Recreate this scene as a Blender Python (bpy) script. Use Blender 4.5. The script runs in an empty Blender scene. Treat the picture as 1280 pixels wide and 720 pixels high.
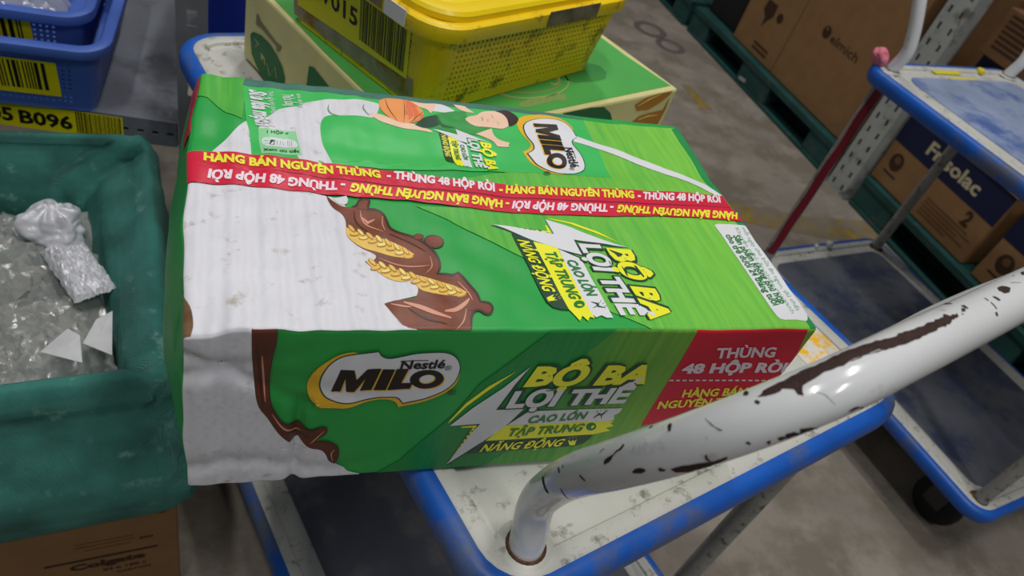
import bpy, bmesh, math, random
from mathutils import Vector, Matrix, noise
from mathutils.geometry import tessellate_polygon

# ------------------------------------------------------------------ camera, light, exposure
SC = bpy.context.scene
COL = SC.collection
ZD = 0.66                      # height of the trolley's upper deck above the floor
PI = math.pi

cam_d = bpy.data.cameras.new('camera'); cam = bpy.data.objects.new('camera', cam_d); COL.objects.link(cam)
CX, CY, CZ = (.93201089, -.24516453, .26692706), (.01843722, -.70346665, -.71048908), (.36196101, .66710496, -.65111843)
cam.matrix_world = Matrix(((CX[0], -CY[0], -CZ[0], .0183882), (CX[1], -CY[1], -CZ[1], -.26955564),
                           (CX[2], -CY[2], -CZ[2], .44181584+ZD), (0, 0, 0, 1)))
cam_d.sensor_width = 36; cam_d.lens = 929.89/1280*36
cam_d.clip_start = .02
cam_d.dof.use_dof = True; cam_d.dof.focus_distance = .50; cam_d.dof.aperture_fstop = 11
SC.camera = cam

w = bpy.data.worlds.new('warehouse_air'); SC.world = w; w.use_nodes = True
w.node_tree.nodes['Background'].inputs[0].default_value = (.80, .90, 1, 1)
w.node_tree.nodes['Background'].inputs[1].default_value = .11

def area(name, loc, sx, sy, power, rot=(0, 0, 0), col=(1, .98, .95)):
    l = bpy.data.lights.new(name, 'AREA'); l.shape = 'RECTANGLE'; l.size = sx; l.size_y = sy
    l.energy = power; l.color = col
    o = bpy.data.objects.new(name, l); COL.objects.link(o); o.location = loc; o.rotation_euler = rot
    return o
area('ceiling_lamp', (.9, .2, 4.3), .14, 1.2, 40)
area('ceiling_lamp', (-.6, -.5, 4.3), .14, 1.2, 31)
area('ceiling_lamp', (.9, 3.0, 4.3), .14, 1.2, 40)
area('ceiling_lamp', (.9, -2.4, 4.3), .14, 1.2, 34)

SC.view_settings.view_transform = 'Standard'; SC.view_settings.look = 'None'
SC.view_settings.gamma = 1; SC.view_settings.use_curve_mapping = False
SC.view_settings.exposure = 0.0

# ------------------------------------------------------------------ helpers
# --- smooth tube paths (plain Python, used for the handle and for the paint chips on it) ---
def vsub(a, b): return (a[0]-b[0], a[1]-b[1], a[2]-b[2])
def vadd(a, b): return (a[0]+b[0], a[1]+b[1], a[2]+b[2])
def vmul(a, s): return (a[0]*s, a[1]*s, a[2]*s)
def vdot(a, b): return a[0]*b[0]+a[1]*b[1]+a[2]*b[2]
def vcross(a, b): return (a[1]*b[2]-a[2]*b[1], a[2]*b[0]-a[0]*b[2], a[0]*b[1]-a[1]*b[0])
def vnorm(a):
    l = math.sqrt(vdot(a, a)) or 1.0
    return vmul(a, 1/l)
def smooth_path(ctrl, step=0.006):
    """Catmull-Rom through ctrl, resampled at about even steps: points, tangents, normals, binormals, arc lengths."""
    P = [ctrl[0]] + list(ctrl) + [ctrl[-1]]
    raw = []
    for i in range(len(ctrl)-1):
        a, b, c, d = P[i:i+4]
        for k in range(12):
            t = k/12
            raw.append(tuple(0.5*((2*b[j])+(-a[j]+c[j])*t+(2*a[j]-5*b[j]+4*c[j]-d[j])*t*t+(-a[j]+3*b[j]-3*c[j]+d[j])*t**3) for j in range(3)))
    raw.append(tuple(ctrl[-1]))
    L = [0.0]
    for i in range(1, len(raw)):
        e = vsub(raw[i], raw[i-1]); L.append(L[-1]+math.sqrt(vdot(e, e)))
    n = max(2, int(L[-1]/step))
    pts, j = [], 0
    for i in range(n+1):
        s = L[-1]*i/n
        while j < len(L)-2 and L[j+1] < s: j += 1
        t = (s-L[j])/max(1e-9, L[j+1]-L[j])
        pts.append(vadd(vmul(raw[j], 1-t), vmul(raw[j+1], t)))
    T = [vnorm(vsub(pts[min(i+1, n)], pts[max(i-1, 0)])) for i in range(n+1)]
    N = [vnorm(vcross(T[0], (1.0, 0.13, 0.0)))]
    for i in range(1, n+1):
        N.append(vnorm(vsub(N[-1], vmul(T[i], vdot(N[-1], T[i])))))
    B = [vcross(T[i], N[i]) for i in range(n+1)]
    return pts, T, N, B, L[-1]
def tube_point(path, s, phi, r):
    pts, T, N, B, L = path
    n = len(pts)-1
    x = min(max(s/L*n, 0), n-1e-6); i = int(x); t = x-i
    c = vadd(vmul(pts[i], 1-t), vmul(pts[i+1], t))
    a = vnorm(vadd(vmul(N[i], 1-t), vmul(N[i+1], t))); b = vnorm(vadd(vmul(B[i], 1-t), vmul(B[i+1], t)))
    return vadd(c, vadd(vmul(a, r*math.cos(phi)), vmul(b, r*math.sin(phi))))
HANDLE_MID = .3835
HANDLE_LEG = [(.1807,-.1226,-.03),(.1807,-.1226,0),(.1803,-.1148,.0399),(.1735,-.1236,.0794),(.164,-.1388,.1206),(.1572,-.1573,.1614),(.1577,-.1748,.1993),(.1705,-.1892,.2309),(.1991,-.1986,.2527),(.2439,-.201,.2616),(.3068,-.1998,.2598)]
HANDLE = HANDLE_LEG + [(HANDLE_MID,-.1989,.2614)] + [(2*HANDLE_MID-u, v, z) for u, v, z in reversed(HANDLE_LEG)]
HANDLE_R = .01222


def lin(c):
    c = c/255
    return c/12.92 if c <= .04045 else ((c+.055)/1.055)**2.4
def rgb(r, g, b, k=1.0): return (min(1, lin(r)*k), min(1, lin(g)*k), min(1, lin(b)*k), 1)

MATS = {}
def mat(name, col, rough=.5, spec=.5, metal=0, var=0, vscale=30, bump=0, bscale=200, dirt=None, dscale=18, damt=.5, coat=0):
    """Procedural surface: colour with mild noise, an optional second colour in noise patches, optional fine relief."""
    m = bpy.data.materials.new(name); m.use_nodes = True; MATS[name] = m
    nt = m.node_tree; N = nt.nodes; L = nt.links; B = N['Principled BSDF']
    B.inputs['Roughness'].default_value = rough; B.inputs['Specular IOR Level'].default_value = spec
    B.inputs['Metallic'].default_value = metal; B.inputs['Coat Weight'].default_value = coat
    tc = N.new('ShaderNodeTexCoord')
    base = N.new('ShaderNodeRGB'); base.outputs[0].default_value = col; out = base.outputs[0]
    def nz(scale, detail=5):
        n = N.new('ShaderNodeTexNoise'); n.inputs['Scale'].default_value = scale; n.inputs['Detail'].default_value = detail
        L.new(tc.outputs['Object'], n.inputs['Vector']); return n
    if var:
        n = nz(vscale); mx = N.new('ShaderNodeMix'); mx.data_type = 'RGBA'; mx.blend_type = 'MULTIPLY'
        r = N.new('ShaderNodeMapRange'); r.inputs[1].default_value = .3; r.inputs[2].default_value = .7
        r.inputs[3].default_value = 1-var; r.inputs[4].default_value = 1+var*.4
        L.new(n.outputs[0], r.inputs[0]); mx.inputs[0].default_value = 1
        L.new(out, mx.inputs[6]); L.new(r.outputs[0], mx.inputs[7]); out = mx.outputs[2]
    if dirt:
        n = nz(dscale, 9); n.inputs['Roughness'].default_value = .68
        r = N.new('ShaderNodeValToRGB'); e = r.color_ramp.elements
        e[0].position = .62-.22*damt; e[1].position = .62-.22*damt+.12
        mx = N.new('ShaderNodeMix'); mx.data_type = 'RGBA'; L.new(n.outputs[0], r.inputs[0]); L.new(r.outputs[0], mx.inputs[0])
        L.new(out, mx.inputs[6]); mx.inputs[7].default_value = dirt; out = mx.outputs[2]
    L.new(out, B.inputs['Base Color'])
    if bump:
        n = nz(bscale, 3); b = N.new('ShaderNodeBump'); b.inputs['Strength'].default_value = bump; b.inputs['Distance'].default_value = .002
        L.new(n.outputs[0], b.inputs['Height']); L.new(b.outputs[0], B.inputs['Normal'])
    return m

def link(name, me, m=None, parent=None, smooth=False):
    if m is not None:
        for k in (m if isinstance(m, (list, tuple)) else [m]): me.materials.append(k)
    if smooth:
        for f in me.polygons: f.use_smooth = True
    o = bpy.data.objects.new(name, me); COL.objects.link(o)
    if parent is not None: o.parent = parent
    return o
def obj(name, bm, m=None, parent=None, smooth=False):
    me = bpy.data.meshes.new(name); bm.to_mesh(me); bm.free()
    return link(name, me, m, parent, smooth)
def pobj(name, V, Fc, m=None, parent=None, smooth=False, mi=None):
    me = bpy.data.meshes.new(name); me.from_pydata([tuple(v) for v in V], [], Fc)
    if mi:
        me.polygons.foreach_set('material_index', mi)
    me.update()
    return link(name, me, m, parent, smooth)
def thing(name, label, cat, loc=(0, 0, 0), rz=0, group=None):
    o = bpy.data.objects.new(name, None); COL.objects.link(o); o.empty_display_size = .05
    o.location = loc; o.rotation_euler = (0, 0, rz)
    return tag(o, label, cat, group)
def tag(o, label, cat, group=None):
    o['label'] = label; o['category'] = cat
    if group: o['group'] = group
    return o
def struct(o): o['kind'] = 'structure'; return o
def auto(o, ang=35):
    me = o.data
    for f in me.polygons: f.use_smooth = True
    me.set_sharp_from_angle(angle=math.radians(ang)); return o
def bevel(o, wdt=.003, seg=2):
    m = o.modifiers.new('edge', 'BEVEL'); m.width = wdt; m.segments = seg; m.limit_method = 'ANGLE'; return o
def add_box(bm, lo, hi):
    vs = [bm.verts.new((x, y, z)) for z in (lo[2], hi[2]) for x, y in ((lo[0], lo[1]), (hi[0], lo[1]), (hi[0], hi[1]), (lo[0], hi[1]))]
    for f in ((3, 2, 1, 0), (4, 5, 6, 7), (0, 1, 5, 4), (1, 2, 6, 5), (2, 3, 7, 6), (3, 0, 4, 7)): bm.faces.new([vs[i] for i in f])
def box(name, lo, hi, m, parent=None, bev=0):
    bm = bmesh.new(); add_box(bm, lo, hi); o = obj(name, bm, m, parent)
    return bevel(o, bev) if bev else o
def tube(name, ctrl, r, m, parent=None, seg=20, step=.006, cap=True):
    pts, T, N, B, Ln = smooth_path(ctrl, step); V = []; Fc = []
    for p, a, b in zip(pts, N, B):
        for k in range(seg):
            t = 2*PI*k/seg; V.append(vadd(p, vadd(vmul(a, r*math.cos(t)), vmul(b, r*math.sin(t)))))
    for i in range(len(pts)-1):
        for k in range(seg):
            k2 = (k+1) % seg; Fc.append((i*seg+k, i*seg+k2, (i+1)*seg+k2, (i+1)*seg+k))
    if cap: Fc.append(tuple(range(seg))[::-1]); Fc.append(tuple((len(pts)-1)*seg+k for k in range(seg)))
    return auto(pobj(name, V, Fc, m, parent), 50)
def lathe(name, prof, m, parent=None, seg=24, axis='Z', at=(0, 0, 0)):
    V = []; Fc = []
    for r, z in prof:
        for k in range(seg):
            t = 2*PI*k/seg; a, b = r*math.cos(t), r*math.sin(t)
            V.append({'Z': (at[0]+a, at[1]+b, at[2]+z), 'X': (at[0]+z, at[1]+a, at[2]+b), 'Y': (at[0]+a, at[1]+z, at[2]+b)}[axis])
    n = len(prof)
    for i in range(n-1):
        for k in range(seg):
            k2 = (k+1) % seg; Fc.append((i*seg+k, i*seg+k2, (i+1)*seg+k2, (i+1)*seg+k))
    Fc.append(tuple(range(seg))[::-1]); Fc.append(tuple((n-1)*seg+k for k in range(seg)))
    return auto(pobj(name, V, Fc, m, parent), 40)
def rrect(x0, y0, x1, y1, r, nc=6):
    """Rounded rectangle outline, counter-clockwise."""
    r = max(r, 1e-4); P = []
    for cx, cy, a in ((x1-r, y0+r, -PI/2), (x1-r, y1-r, 0), (x0+r, y1-r, PI/2), (x0+r, y0+r, PI)):
        for k in range(nc+1):
            t = a+PI/2*k/nc; P.append((cx+r*math.cos(t), cy+r*math.sin(t)))
    return P
def loops(name, prof, x0, y0, x1, y1, r, m, parent=None, nc=6, cap_end=True, cap_start=False, ang=40):
    """Rounded-rectangle rings stacked along prof = [(inset, z)], bridged; a tray, lip or bumper."""
    V = []; Fc = []; n = 4*(nc+1)
    for ins, z in prof:
        V += [(x, y, z) for x, y in rrect(x0+ins, y0+ins, x1-ins, y1-ins, max(r-ins, .001), nc)]
    for i in range(len(prof)-1):
        for k in range(n):
            k2 = (k+1) % n; Fc.append((i*n+k, i*n+k2, (i+1)*n+k2, (i+1)*n+k))
    if cap_end: Fc.append(tuple((len(prof)-1)*n+k for k in range(n)))
    if cap_start: Fc.append(tuple(range(n))[::-1])
    return auto(pobj(name, V, Fc, m, parent), ang)
def perforated(V, Fc, o, ex, ey, en, wd, ht, nx, ny, fx, fy, keep=lambda i, j: True, th=.0015, stag=False):
    """A plate with rectangular holes: corner o, unit axes ex ey, normal en; the hole edges have depth."""
    o, ex, ey, en = Vector(o), Vector(ex), Vector(ey), Vector(en)
    P = lambda x, y, d: o+ex*x+ey*y-en*d
    cw, ch = wd/nx, ht/ny
    def q(*vs):
        b = len(V); V.extend(vs); Fc.append(tuple(range(b, b+len(vs))))
    for i in range(nx):
        for j in range(ny):
            x, y = i*cw, j*ch
            if not keep(i, j):
                q(P(x, y, 0), P(x+cw, y, 0), P(x+cw, y+ch, 0), P(x, y+ch, 0)); continue
            a, b = cw*(1-fx)/2, ch*(1-fy)/2
            O = [(x, y), (x+cw, y), (x+cw, y+ch), (x, y+ch)]; Hh = [(x+a, y+b), (x+cw-a, y+b), (x+cw-a, y+ch-b), (x+a, y+ch-b)]
            for k in range(4):
                k2 = (k+1) % 4
                q(P(*O[k], 0), P(*O[k2], 0), P(*Hh[k2], 0), P(*Hh[k], 0))
                if th: q(P(*Hh[k], 0), P(*Hh[k2], 0), P(*Hh[k2], th), P(*Hh[k], th))
def text_mesh(s, off=0.0, shear=0.0):
    c = bpy.data.curves.new('lettering', 'FONT'); c.body = s; c.resolution_u = 2; c.offset = off; c.shear = shear
    o = bpy.data.objects.new('lettering', c); COL.objects.link(o)
    dg = bpy.context.evaluated_depsgraph_get(); me = bpy.data.meshes.new_from_object(o.evaluated_get(dg))
    V = [(v.co.x, v.co.y) for v in me.vertices]; Fc = [tuple(p.vertices) for p in me.polygons]
    bpy.data.objects.remove(o); bpy.data.curves.remove(c); bpy.data.meshes.remove(me)
    x0 = min(v[0] for v in V); x1 = max(v[0] for v in V)
    return [((x-x0)/(x1-x0), y/.69) for x, y in V], Fc
def fill(poly, maxlen, cuts=()):
    """Triangulate a plane outline and cut long edges so it can follow a bulged surface."""
    tris = tessellate_polygon([[Vector((x, y, 0)) for x, y in poly]])
    bm = bmesh.new(); vs = [bm.verts.new((x, y, 0)) for x, y in poly]
    for t in tris:
        a = [vs[i] for i in t]
        if len(set(a)) == 3:
            try: bm.faces.new(a)
            except ValueError: pass
    if maxlen:
        for _ in range(6):
            le = [e for e in bm.edges if e.calc_length() > maxlen]
            if not le: break
            bmesh.ops.subdivide_edges(bm, edges=le, cuts=1, use_grid_fill=True)
            bmesh.ops.triangulate(bm, faces=[f for f in bm.faces if len(f.verts) > 3])
    for ax, val in cuts:
        no = (1, 0, 0) if ax == 'x' else (0, 1, 0)
        bmesh.ops.bisect_plane(bm, geom=bm.verts[:]+bm.edges[:]+bm.faces[:], dist=1e-6, plane_co=tuple(val*k for k in no), plane_no=no)
    bmesh.ops.recalc_face_normals(bm, faces=bm.faces)
    for f in bm.faces:
        if f.normal.z < 0: f.normal_flip()
    bm.verts.index_update()
    V = [(v.co.x, v.co.y) for v in bm.verts]; Fc = [tuple(v.index for v in f.verts) for f in bm.faces]
    bm.free(); return V, Fc
SMOOTH = ('milk_print', 'field_print', 'panel_print', 'red_band_print', 'chocolate_print', 'red_panel_print', 'paint_chip')
class Ink:
    """Collects flat print per part name, several inks to a mesh."""
    def __init__(s): s.parts = {}
    def add(s, part, ink, V, Fc):
        d = s.parts.setdefault(part, [[], [], [], []]); b = len(d[0]); d[0].extend(V); d[1].extend(tuple(i+b for i in f) for f in Fc)
        if ink not in d[3]: d[3].append(ink)
        d[2].extend([d[3].index(ink)]*len(Fc))
    def build(s, parent, labels={}):
        for part, (V, Fc, mi, inks) in s.parts.items():
            o = pobj(part.split('#')[0], V, Fc, [MATS[k] for k in inks], parent, part.split('#')[0] in SMOOTH, mi)
            if part in labels: o['label'] = labels[part]
def decal_text(ink, part, mt, s, O, ex, ey, w_, h_, off=.02, lift=.0004, shear=0):
    """Lettering of width w_ and capital height h_ on a plane at O with axes ex, ey."""
    V, Fc = text_mesh(s, off, shear); O, ex, ey = Vector(O), Vector(ex), Vector(ey); n = ex.cross(ey)*lift
    ink.add(part, mt, [O+ex*(x*w_)+ey*(y*h_)+n for x, y in V], Fc)
def decal_poly(ink, part, mt, poly, O, ex, ey, lift=.0003):
    V, Fc = fill(poly, 0); O, ex, ey = Vector(O), Vector(ex), Vector(ey); n = ex.cross(ey)*lift
    ink.add(part, mt, [O+ex*x+ey*y+n for x, y in V], Fc)
def disc(cx, cy, r, n=18, sy=1.0): return [(cx+r*math.cos(2*PI*i/n), cy+r*sy*math.sin(2*PI*i/n)) for i in range(n)]
def rect(x0, y0, x1, y1): return [(x0, y0), (x1, y0), (x1, y1), (x0, y1)]
def barcode(ink, part, mt, O, ex, ey, w_, h_, seed, lift=.0006):
    rnd = random.Random(seed); x = 0
    while x < w_:
        b = rnd.choice((.012, .012, .02, .03))*w_
        decal_poly(ink, part, mt, rect(x, 0, min(x+b, w_), h_), O, ex, ey, lift); x += b+rnd.choice((.01, .014, .022))*w_

# ------------------------------------------------------------------ materials
K = 1/.82
mat('concrete', rgb(152, 143, 132), .75, .3, var=.30, vscale=6, bump=.2, bscale=60, dirt=rgb(122, 114, 102), dscale=5, damt=.75)
mat('floor_stain', rgb(96, 90, 86), .7, .3); mat('floor_yellow', rgb(150, 128, 52), .7, .3, var=.3, vscale=30, dirt=rgb(128, 118, 106), dscale=20, damt=.9)
mat('white_enamel', rgb(196, 196, 190), .32, .5, var=.08, vscale=14, dirt=rgb(120, 116, 106), dscale=20, damt=.38)
mat('deck_enamel', rgb(206, 205, 198), .42, .45, var=.10, vscale=12, dirt=rgb(132, 128, 118), dscale=60, damt=.30, bump=.1, bscale=90)
mat('handle_enamel', rgb(226, 227, 228), .16, .5, var=.04, vscale=16, dirt=rgb(176, 174, 168), dscale=34, damt=.12, coat=.3)
mat('post_enamel', rgb(160, 158, 152), .4, .4, var=.2, vscale=30, dirt=rgb(80, 74, 66), dscale=60, damt=.4)
mat('red_tape', rgb(120, 18, 38), .5, .4); mat('bumper_blue', rgb(26, 96, 196), .42, .45, var=.18, vscale=16, dirt=rgb(92, 100, 118), dscale=9, damt=.5, bump=.08, bscale=120)
mat('deck_mat', rgb(104, 108, 118), .7, .3, var=.35, vscale=6, dirt=rgb(70, 78, 104), dscale=8, damt=.7, bump=.2, bscale=150)
mat('deck_mat_pale', rgb(150, 164, 194), .6, .35, var=.2, vscale=9, dirt=rgb(82, 106, 166), dscale=7, damt=.6, bump=.15, bscale=150)
mat('deck_mat_dark', rgb(96, 100, 112), .6, .3, var=.3, vscale=9, dirt=rgb(118, 116, 118), dscale=9, damt=.6, bump=.15, bscale=150)
mat('rust', rgb(104, 76, 54), .9, .1, var=.5, vscale=200); mat('chip', rgb(64, 46, 42), .75, .25, var=.25, vscale=300, bump=.3, bscale=900)
mat('scratch', rgb(120, 118, 114), .7, .2, var=.4, vscale=400); mat('bluemark', rgb(120, 146, 150), .6, .3)
mat('rubber', rgb(34, 34, 36), .7, .3, var=.2, vscale=40); mat('steel', rgb(70, 70, 72), .45, .5, metal=.7)
mat('sticker_yellow', rgb(250, 190, 30), .5, .4, dirt=rgb(225, 222, 214), dscale=75, damt=.85); mat('lemon', rgb(226, 212, 40), .5, .4)
mat('pink', rgb(232, 130, 146), .7, .3)
# print inks of the big carton
mat('carton_green', rgb(44, 158, 72, K), .42, .35, var=.05, vscale=40, bump=.05, bscale=500)
mat('brightgreen', rgb(64, 184, 92, K), .42, .35, var=.03, vscale=40)
mat('shadegreen', rgb(70, 116, 104, K), .5, .3); mat('deepgreen', rgb(38, 138, 74, K), .45, .3)  # shadegreen is no ink: shading of the back flap edge as colour
mat('milk', rgb(214, 213, 219, K), .5, .35, var=.05, vscale=45, dirt=rgb(186, 180, 172), dscale=70, damt=.16)
def ribs(m, period, strength):
    nt = m.node_tree; N = nt.nodes; L = nt.links; B = N['Principled BSDF']
    tc = N.new('ShaderNodeTexCoord'); wv = N.new('ShaderNodeTexWave'); wv.bands_direction = 'X'; wv.inputs['Scale'].default_value = PI/10/period; wv.inputs['Distortion'].default_value = 1.5; wv.inputs['Detail'].default_value = 2; wv.inputs['Detail Scale'].default_value = 2.5
    b = N.new('ShaderNodeBump'); b.inputs['Strength'].default_value = strength; b.inputs['Distance'].default_value = .0012
    L.new(tc.outputs['Object'], wv.inputs[0]); L.new(wv.outputs[0], b.inputs['Height']); L.new(b.outputs[0], B.inputs['Normal'])
ribs(MATS['milk'], .009, .5)
mat('ink_white', rgb(216, 216, 220, K), .45, .35)
mat('leafline', rgb(110, 150, 120, K), .5); mat('darkchoc', rgb(58, 24, 14, K), .4); mat('choc', rgb(122, 66, 46, K), .4, .35, var=.28, vscale=70)
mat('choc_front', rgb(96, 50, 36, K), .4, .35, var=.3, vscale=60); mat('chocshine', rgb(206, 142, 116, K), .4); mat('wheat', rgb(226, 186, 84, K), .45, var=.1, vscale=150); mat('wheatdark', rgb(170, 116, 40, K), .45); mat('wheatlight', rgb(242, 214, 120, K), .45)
mat('red', rgb(206, 34, 62, K), .38, .4, var=.05); mat('redfront', rgb(214, 30, 58, 1.15), .42, .35, var=.05); mat('seam', rgb(110, 24, 40), .6)
mat('bandyellow', rgb(255, 226, 60, K), .4); mat('bandwhite', rgb(250, 214, 222, K), .4)
mat('yellow', rgb(238, 232, 40, K), .42); mat('darkgreen', rgb(30, 74, 52), .45); mat('textgreen', rgb(30, 130, 56), .45)
mat('greygreen', rgb(150, 190, 160, K), .45)
mat('gold', rgb(226, 176, 40, K), .42); mat('logoblack', rgb(26, 14, 12), .42); mat('palegreen', rgb(140, 206, 150, K), .45)
mat('skin', rgb(240, 196, 170, K), .45); mat('shirt', rgb(50, 150, 70, K), .45, var=.15, vscale=120); mat('shirtdark', rgb(28, 96, 50, K), .45); mat('hair', rgb(52, 28, 28), .45)
mat('ball', rgb(236, 150, 84, K), .45); mat('balldark', rgb(222, 112, 72, K), .45)
mat('kraft_torn', rgb(128, 98, 70), .8, .1, var=.3, vscale=120); mat('edge_red', rgb(190, 44, 60, K), .45)
def stripes(name, c0, c1, ax, lo, hi, sc):
    """Printed grass-like field: colour blend across the face with thin diagonal streaks."""
    m = mat(name, c0, .42, .35); nt = m.node_tree; N = nt.nodes; L = nt.links; B = N['Principled BSDF']
    tc = N.new('ShaderNodeTexCoord'); mp = N.new('ShaderNodeMapping'); L.new(tc.outputs['Object'], mp.inputs[0])
    mp.inputs['Rotation'].default_value = (0, 0, .62) if ax == 'Y' else (0, .3, 0); mp.inputs['Scale'].default_value = sc
    n = N.new('ShaderNodeTexNoise'); n.inputs['Scale'].default_value = 1; n.inputs['Detail'].default_value = 3; L.new(mp.outputs[0], n.inputs[0])
    sx = N.new('ShaderNodeSeparateXYZ'); L.new(tc.outputs['Object'], sx.inputs[0])
    r = N.new('ShaderNodeMapRange'); r.inputs[1].default_value = lo; r.inputs[2].default_value = hi; L.new(sx.outputs['X'], r.inputs[0])
    a = N.new('ShaderNodeMath'); a.operation = 'MULTIPLY_ADD'; L.new(n.outputs[0], a.inputs[0]); a.inputs[1].default_value = 1.5; a.inputs[2].default_value = -.75
    b = N.new('ShaderNodeMath'); b.operation = 'ADD'; b.use_clamp = True; L.new(a.outputs[0], b.inputs[0]); L.new(r.outputs[0], b.inputs[1])
    mx = N.new('ShaderNodeMix'); mx.data_type = 'RGBA'; L.new(b.outputs[0], mx.inputs[0]); mx.inputs[6].default_value = c0; mx.inputs[7].default_value = c1
    L.new(mx.outputs[2], B.inputs['Base Color'])
stripes('lime', rgb(74, 168, 66, K), rgb(126, 196, 72, K), 'Y', .13, .42, (220, 14, 14))
stripes('frontdark', rgb(30, 138, 66, 1.1), rgb(60, 156, 70, 1.1), 'Z', .18, .36, (260, 10, 9))
stripes('frontlime', rgb(70, 150, 60, 1.1), rgb(138, 188, 64, 1.1), 'Z', .22, .34, (260, 10, 9))
# other things
mat('old_green', rgb(84, 172, 84, 1.1), .5, .3, var=.06, vscale=18); mat('cream', rgb(226, 218, 152, 1.0), .6, .25, var=.08, vscale=30)
mat('leafdark', rgb(34, 112, 58), .5, .3); mat('emblem', rgb(186, 182, 110), .5); mat('emblemdim', rgb(140, 168, 96), .5); mat('green2', rgb(80, 160, 84), .5); mat('olive', rgb(130, 128, 84), .5); mat('shadeold', rgb(66, 146, 72), .5, .3)  # shadeold: old_green darkened, the basket's shade as colour
mat('basket_yellow', rgb(255, 188, 18, 1.35), .4, .45, var=.10, vscale=22, dirt=rgb(150, 116, 30), dscale=34, damt=.38)
mat('lid_yellow', rgb(255, 206, 20, 1.15), .32, .5, var=.05, vscale=22); mat('label_yellow', rgb(246, 232, 20), .4, .4, var=.05); mat('print_black', rgb(22, 22, 20), .5); mat('worn_film', rgb(172, 160, 138), .5, .4, var=.3, vscale=60, dirt=rgb(150, 116, 40), dscale=30, damt=.5)
mat('duct_tape', rgb(120, 108, 84), .5, .4, var=.5, vscale=60); mat('tag_white', rgb(214, 210, 216), .5)
mat('basket_blue', rgb(82, 116, 206, .95), .4, .45, var=.1, vscale=20)
mat('rack_grey', rgb(120, 124, 132), .42, .5, var=.25, vscale=9, dirt=rgb(92, 94, 100), dscale=8, damt=.5)
mat('upright_white', rgb(172, 176, 172), .45, .45, var=.15, vscale=12, dirt=rgb(112, 112, 106), dscale=20, damt=.4)
mat('upright_grey', rgb(112, 114, 118), .45, .45, var=.2, vscale=20)
mat('navy_plastic', rgb(24, 48, 150), .45, .4, var=.08); mat('navy_print', rgb(26, 32, 66), .55, .3, var=.1)
mat('kraft', rgb(146, 110, 74), .75, .2, var=.12, vscale=18, bump=.08, bscale=200); mat('kraft_dark', rgb(116, 84, 56), .75, .2, var=.15, vscale=18); mat('kraft_edge', rgb(198, 160, 104), .75, .2)
mat('kraft_print', rgb(66, 48, 34), .7, .2); mat('print_cream', rgb(196, 184, 150), .6); mat('seam_dark', rgb(84, 58, 36), .8, .1)
mat('pallet_green', rgb(30, 76, 72), .55, .35, var=.3, vscale=12, dirt=rgb(62, 78, 80), dscale=14, damt=.4); mat('black_plastic', rgb(28, 28, 30), .6, .3)
mat('scrap_white', rgb(206, 206, 208), .6, .3, var=.1, vscale=60); mat('foam_white', rgb(230, 230, 230), .5)

def woven():
    m = mat('woven_green', rgb(70, 146, 134), .46, .4, var=.45, vscale=18, dirt=rgb(128, 180, 168), dscale=40, damt=.16); nt = m.node_tree; N = nt.nodes; L = nt.links; B = N['Principled BSDF']
    tc = N.new('ShaderNodeTexCoord'); h = None
    for ang in (0, PI/2):
        mp = N.new('ShaderNodeMapping'); mp.inputs['Rotation'].default_value = (ang+.4, .5, .4); L.new(tc.outputs['Object'], mp.inputs[0])
        wv = N.new('ShaderNodeTexWave'); wv.inputs['Scale'].default_value = 330; wv.inputs['Distortion'].default_value = .6; wv.bands_direction = 'Z'; L.new(mp.outputs[0], wv.inputs[0])
        if h is None: h = wv.outputs[0]
        else:
            a = N.new('ShaderNodeMath'); a.operation = 'MULTIPLY'; L.new(h, a.inputs[0]); L.new(wv.outputs[0], a.inputs[1]); h = a.outputs[0]
    n = N.new('ShaderNodeTexNoise'); n.inputs['Scale'].default_value = 24; n.inputs['Detail'].default_value = 6; L.new(tc.outputs['Object'], n.inputs[0])
    s = N.new('ShaderNodeMath'); s.operation = 'MULTIPLY_ADD'; L.new(n.outputs[0], s.inputs[0]); s.inputs[1].default_value = 4; L.new(h, s.inputs[2])
    b = N.new('ShaderNodeBump'); b.inputs['Strength'].default_value = .6; b.inputs['Distance'].default_value = .004; L.new(s.outputs[0], b.inputs['Height']); L.new(b.outputs[0], B.inputs['Normal'])
woven()
def film(name, col, alpha, rough=.14):
    m = mat(name, col, rough, .6); nt = m.node_tree; N = nt.nodes; L = nt.links; B = N['Principled BSDF']; out = N['Material Output']
    tc = N.new('ShaderNodeTexCoord'); n = N.new('ShaderNodeTexNoise'); n.inputs['Scale'].default_value = 55; n.inputs['Detail'].default_value = 5; L.new(tc.outputs['Object'], n.inputs[0])
    b = N.new('ShaderNodeBump'); b.inputs['Strength'].default_value = .7; b.inputs['Distance'].default_value = .004; B.inputs['Specular IOR Level'].default_value = 1; B.inputs['IOR'].default_value = 1.7; L.new(n.outputs[0], b.inputs['Height']); L.new(b.outputs[0], B.inputs['Normal'])
    tr = N.new('ShaderNodeBsdfTransparent'); mx = N.new('ShaderNodeMixShader'); mx.inputs[0].default_value = alpha
    L.new(tr.outputs[0], mx.inputs[1]); L.new(B.outputs[0], mx.inputs[2]); L.new(mx.outputs[0], out.inputs[0])
film('clear_film', rgb(206, 206, 202), .30, .12); film('white_film', rgb(220, 220, 226), .9, .35)

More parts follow.
